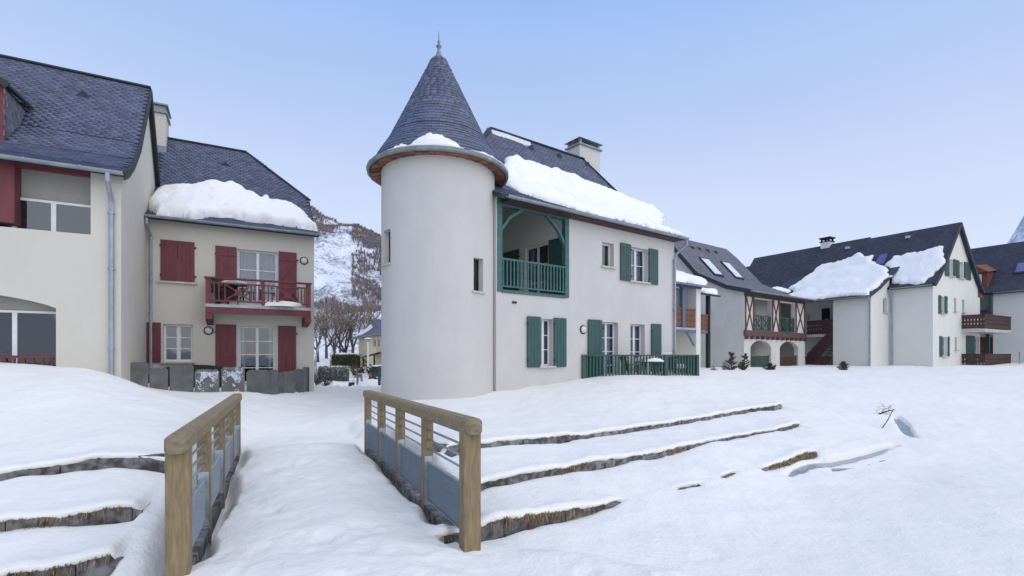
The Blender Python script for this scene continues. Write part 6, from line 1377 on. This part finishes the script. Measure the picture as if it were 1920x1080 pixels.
mb = MB(); mb.box8([Cq(-.64,.50,1.44), Cq(.64,.50,1.44), Cq(.62,2.05,1.44), Cq(-.62,2.05,1.44), Cq(-.58,.56,1.48), Cq(.58,.56,1.48), Cq(.56,2.0,1.48), Cq(-.56,2.0,1.48)]); mb.build('car_roof', M['paint'], T)
for x, y, in ((-.86,.25), (.86,.25)): pass
for s_ in (-1, 1):
    mb = MB(); mb.box8([Cq(s_*.84,-.04,.68), Cq(s_*.62,-.04,.68), Cq(s_*.62,.08,.68), Cq(s_*.87,.08,.68), Cq(s_*.84,-.02,.88), Cq(s_*.62,-.02,.88), Cq(s_*.62,.08,.88), Cq(s_*.86,.08,.88)]); mb.build('tail_light', M['tail'], T)
    for y in (.75, 3.1):
        mb = MB(); mb.tube([Cq(s_*.68, y, .31), Cq(s_*.88, y, .31)], .31, 18); wh = mb.build('wheel', M['rubber'], T); mb = MB(); mb.tube([Cq(s_*.86, y, .31), Cq(s_*.89, y, .31)], .19, 14); mb.build('rim', M['steel'], wh)
mb = MB(); mb.box8([Cq(-.7,-.07,.32), Cq(.7,-.07,.32), Cq(.7,.05,.32), Cq(-.7,.05,.32), Cq(-.7,-.07,.52), Cq(.7,-.07,.52), Cq(.7,.05,.52), Cq(-.7,.05,.52)]); mb.build('bumper', M['rubber'], T)
mb = MB(); mb.box8([Cq(-.25,-.085,.56), Cq(.25,-.085,.56), Cq(.25,.0,.56), Cq(-.25,.0,.56), Cq(-.25,-.085,.67), Cq(.25,-.085,.67), Cq(.25,.0,.67), Cq(-.25,.0,.67)]); mb.build('number_plate', M['pvc'], T)
q = Cq(0,1.3,1.47); snow_blob('snow_blanket', q, .62, 'snow on the roof of the parked car', seed=22, sq=(1,1.2,.18))
q = pt(700, 727, 34); snow_blob('snow_heap', V(q.x, q.y, q.z-.1), .95, 'shovelled heap of snow in front of the parked car', seed=23, sq=(1,.8,.6), k=.35)
# dark green gate leaf by the tower
q0, q1 = pt(708.5, 722, 30), pt(713.5, 722, 30); T = thing('gate_post', 'dark green upright board standing at the left foot of the tower, before the car', 'post', tuple(q0))
mb = MB(); mb.box8([q0-V(0,0,.4), q1-V(0,0,.4), q1+V(0,.1,-.4), q0+V(0,.1,-.4), q0+V(0,0,1.15), q1+V(0,0,1.15), q1+V(0,.1,1.15), q0+V(0,.1,1.15)]); mb.build('post', M['green'], T); mb = MB(); mb.box8([q0+V(-.03,-.03,1.152), q1+V(.03,-.03,1.152), q1+V(.03,.13,1.152), q0+V(-.03,.13,1.152), q0+V(0,0,1.21), q1+V(0,0,1.21), q1+V(0,.1,1.21), q0+V(0,.1,1.21)]); mb.build('cap', M['snow'], T)
# ================================================================== MOUNTAINS
def ridge_z(az):      # skyline elevation (tangent) against image x
    return np.interp(az, [-2600,-900,-300,200,420,588,640,715,800,900,1000], [.34,.42,.46,.42,.34,.28,.252,.215,.16,.10,.0])
px_ = np.linspace(-2400, 1010, 620); dist = 110+np.linspace(0, 1, 240)**1.1*460
PX, DD = np.meshgrid(px_, dist); dx = (PX-CX)/FPX; t = (DD-110)/460
e_ = ridge_z(PX)*1.0
prof_ = t**1.15; x = dx*DD; y = DD+0*dx
zz = CAMZ+e_*570*prof_*1.0
zz += (fbm(x*.012, y*.012, 5, 80)*26+fbm(x*.05, y*.05, 4, 84)*6)*np.clip(t*3, 0, 1)*(1-.55*sst(t, .8, 1))*np.clip(e_*6, 0, 1)
zz = np.where(t < .02, .5, zz)
ny, nx = x.shape; idx = np.arange(nx*ny).reshape(ny, nx); f = np.stack([idx[:-1,:-1], idx[:-1,1:], idx[1:,1:], idx[1:,:-1]], -1).reshape(-1, 4)
tag(npmesh('mountainside', np.stack([x, y, zz], -1).reshape(-1, 3), f, M['mount']), kind='structure')
# woodland on the slope in the gap: bare tree tufts
def hz(pxv, dv):
    i = (pxv-px_[0])/(px_[1]-px_[0]); j = np.interp(dv, dist, np.arange(len(dist))); i0 = int(i); j0 = int(min(j, len(dist)-2)); return zz[j0, i0]*(1-(j-j0))+zz[j0+1, i0]*(j-j0)
mb = MB(); rs = random.Random(77); cnt = 0
for _ in range(42000):
    p_ = rs.uniform(500, 740); dv = 112+rs.random()**.8*455; t = (dv-110)/460; X_ = (p_-CX)/FPX*dv
    den = float(fbm(np.array([X_*.018+3]), np.array([dv*.018]), 4, 90)[0])+.9*(t-.62)+(.25 if p_ > 660 else 0)*(t > .25)
    if den < rs.uniform(-.2, .15): continue
    z = hz(p_, dv); h = rs.uniform(2.0, 4.2); w_ = h*.30; a = rs.random()*3.14; c = V(X_, dv, z-.3)
    for k in range(3):
        u = V(math.cos(a+k*1.05)*w_, math.sin(a+k*1.05)*w_, 0); mb.add([c-u*.06, c+u*.06, c+u*rs.uniform(.3,1)+V(0,0,h*rs.uniform(.5,.95)), c+V(0,0,h*.45), c-u*rs.uniform(.3,1)+V(0,0,h*rs.uniform(.5,.95))], [(0,1,2,3), (0,3,4)])
    cnt += 1
o = mb.build('wooded_slope', M['hilltree']); tag(o, 'bare brown woodland scattered over the snowy mountainside in the gap', 'woods', kind='stuff')
# distant rocky peak at the right edge
pk = MB(); nx, ny = 90, 40; Yd = 1500; xs_ = np.linspace(1800, 3000, nx); v = []
for j in range(ny):
    for i in range(nx):
        x_ = xs_[i]; sk = np.interp(x_, [1800,1878,1895,1908,1920,1990,2100,2400,3000], [665,470,445,425,400,300,340,260,420]); tt = j/(ny-1); Y_ = Yd-500*(1-tt); el = (CY-sk)/FPX*Yd*tt**1.2
        el += float(fbm(np.array([x_*.03]), np.array([tt*6.]), 5, 61)[0])*30*min(1, tt*2)*(1-.7*(tt > .97)); v.append(((x_-CX)/FPX*Y_, Y_, max(0, CAMZ+el)))
f = [(j*nx+i, j*nx+i+1, (j+1)*nx+i+1, (j+1)*nx+i) for j in range(ny-1) for i in range(nx-1)]
def peakmat():
    m, t, p = newmat('snowy_rock_peak'); L_ = t.links.new; ge = N(t, 'NewGeometry'); n = N(t, 'TexNoise', Scale=.02, Detail=9, Roughness=.7); L_(ge.outputs['Position'], n.inputs['Vector']); cr = N(t, 'ValToRGB'); cr.color_ramp.elements[0].position = .42; cr.color_ramp.elements[0].color = (.33,.38,.50,1); cr.color_ramp.elements[1].position = .55; cr.color_ramp.elements[1].color = (.72,.76,.84,1); L_(n.outputs['Fac'], cr.inputs[0]); L_(cr.outputs[0], p.inputs['Base Color']); p.inputs['Roughness'].default_value = .9; return m
tag(npmesh('distant_peak', v, f, peakmat()), kind='structure')
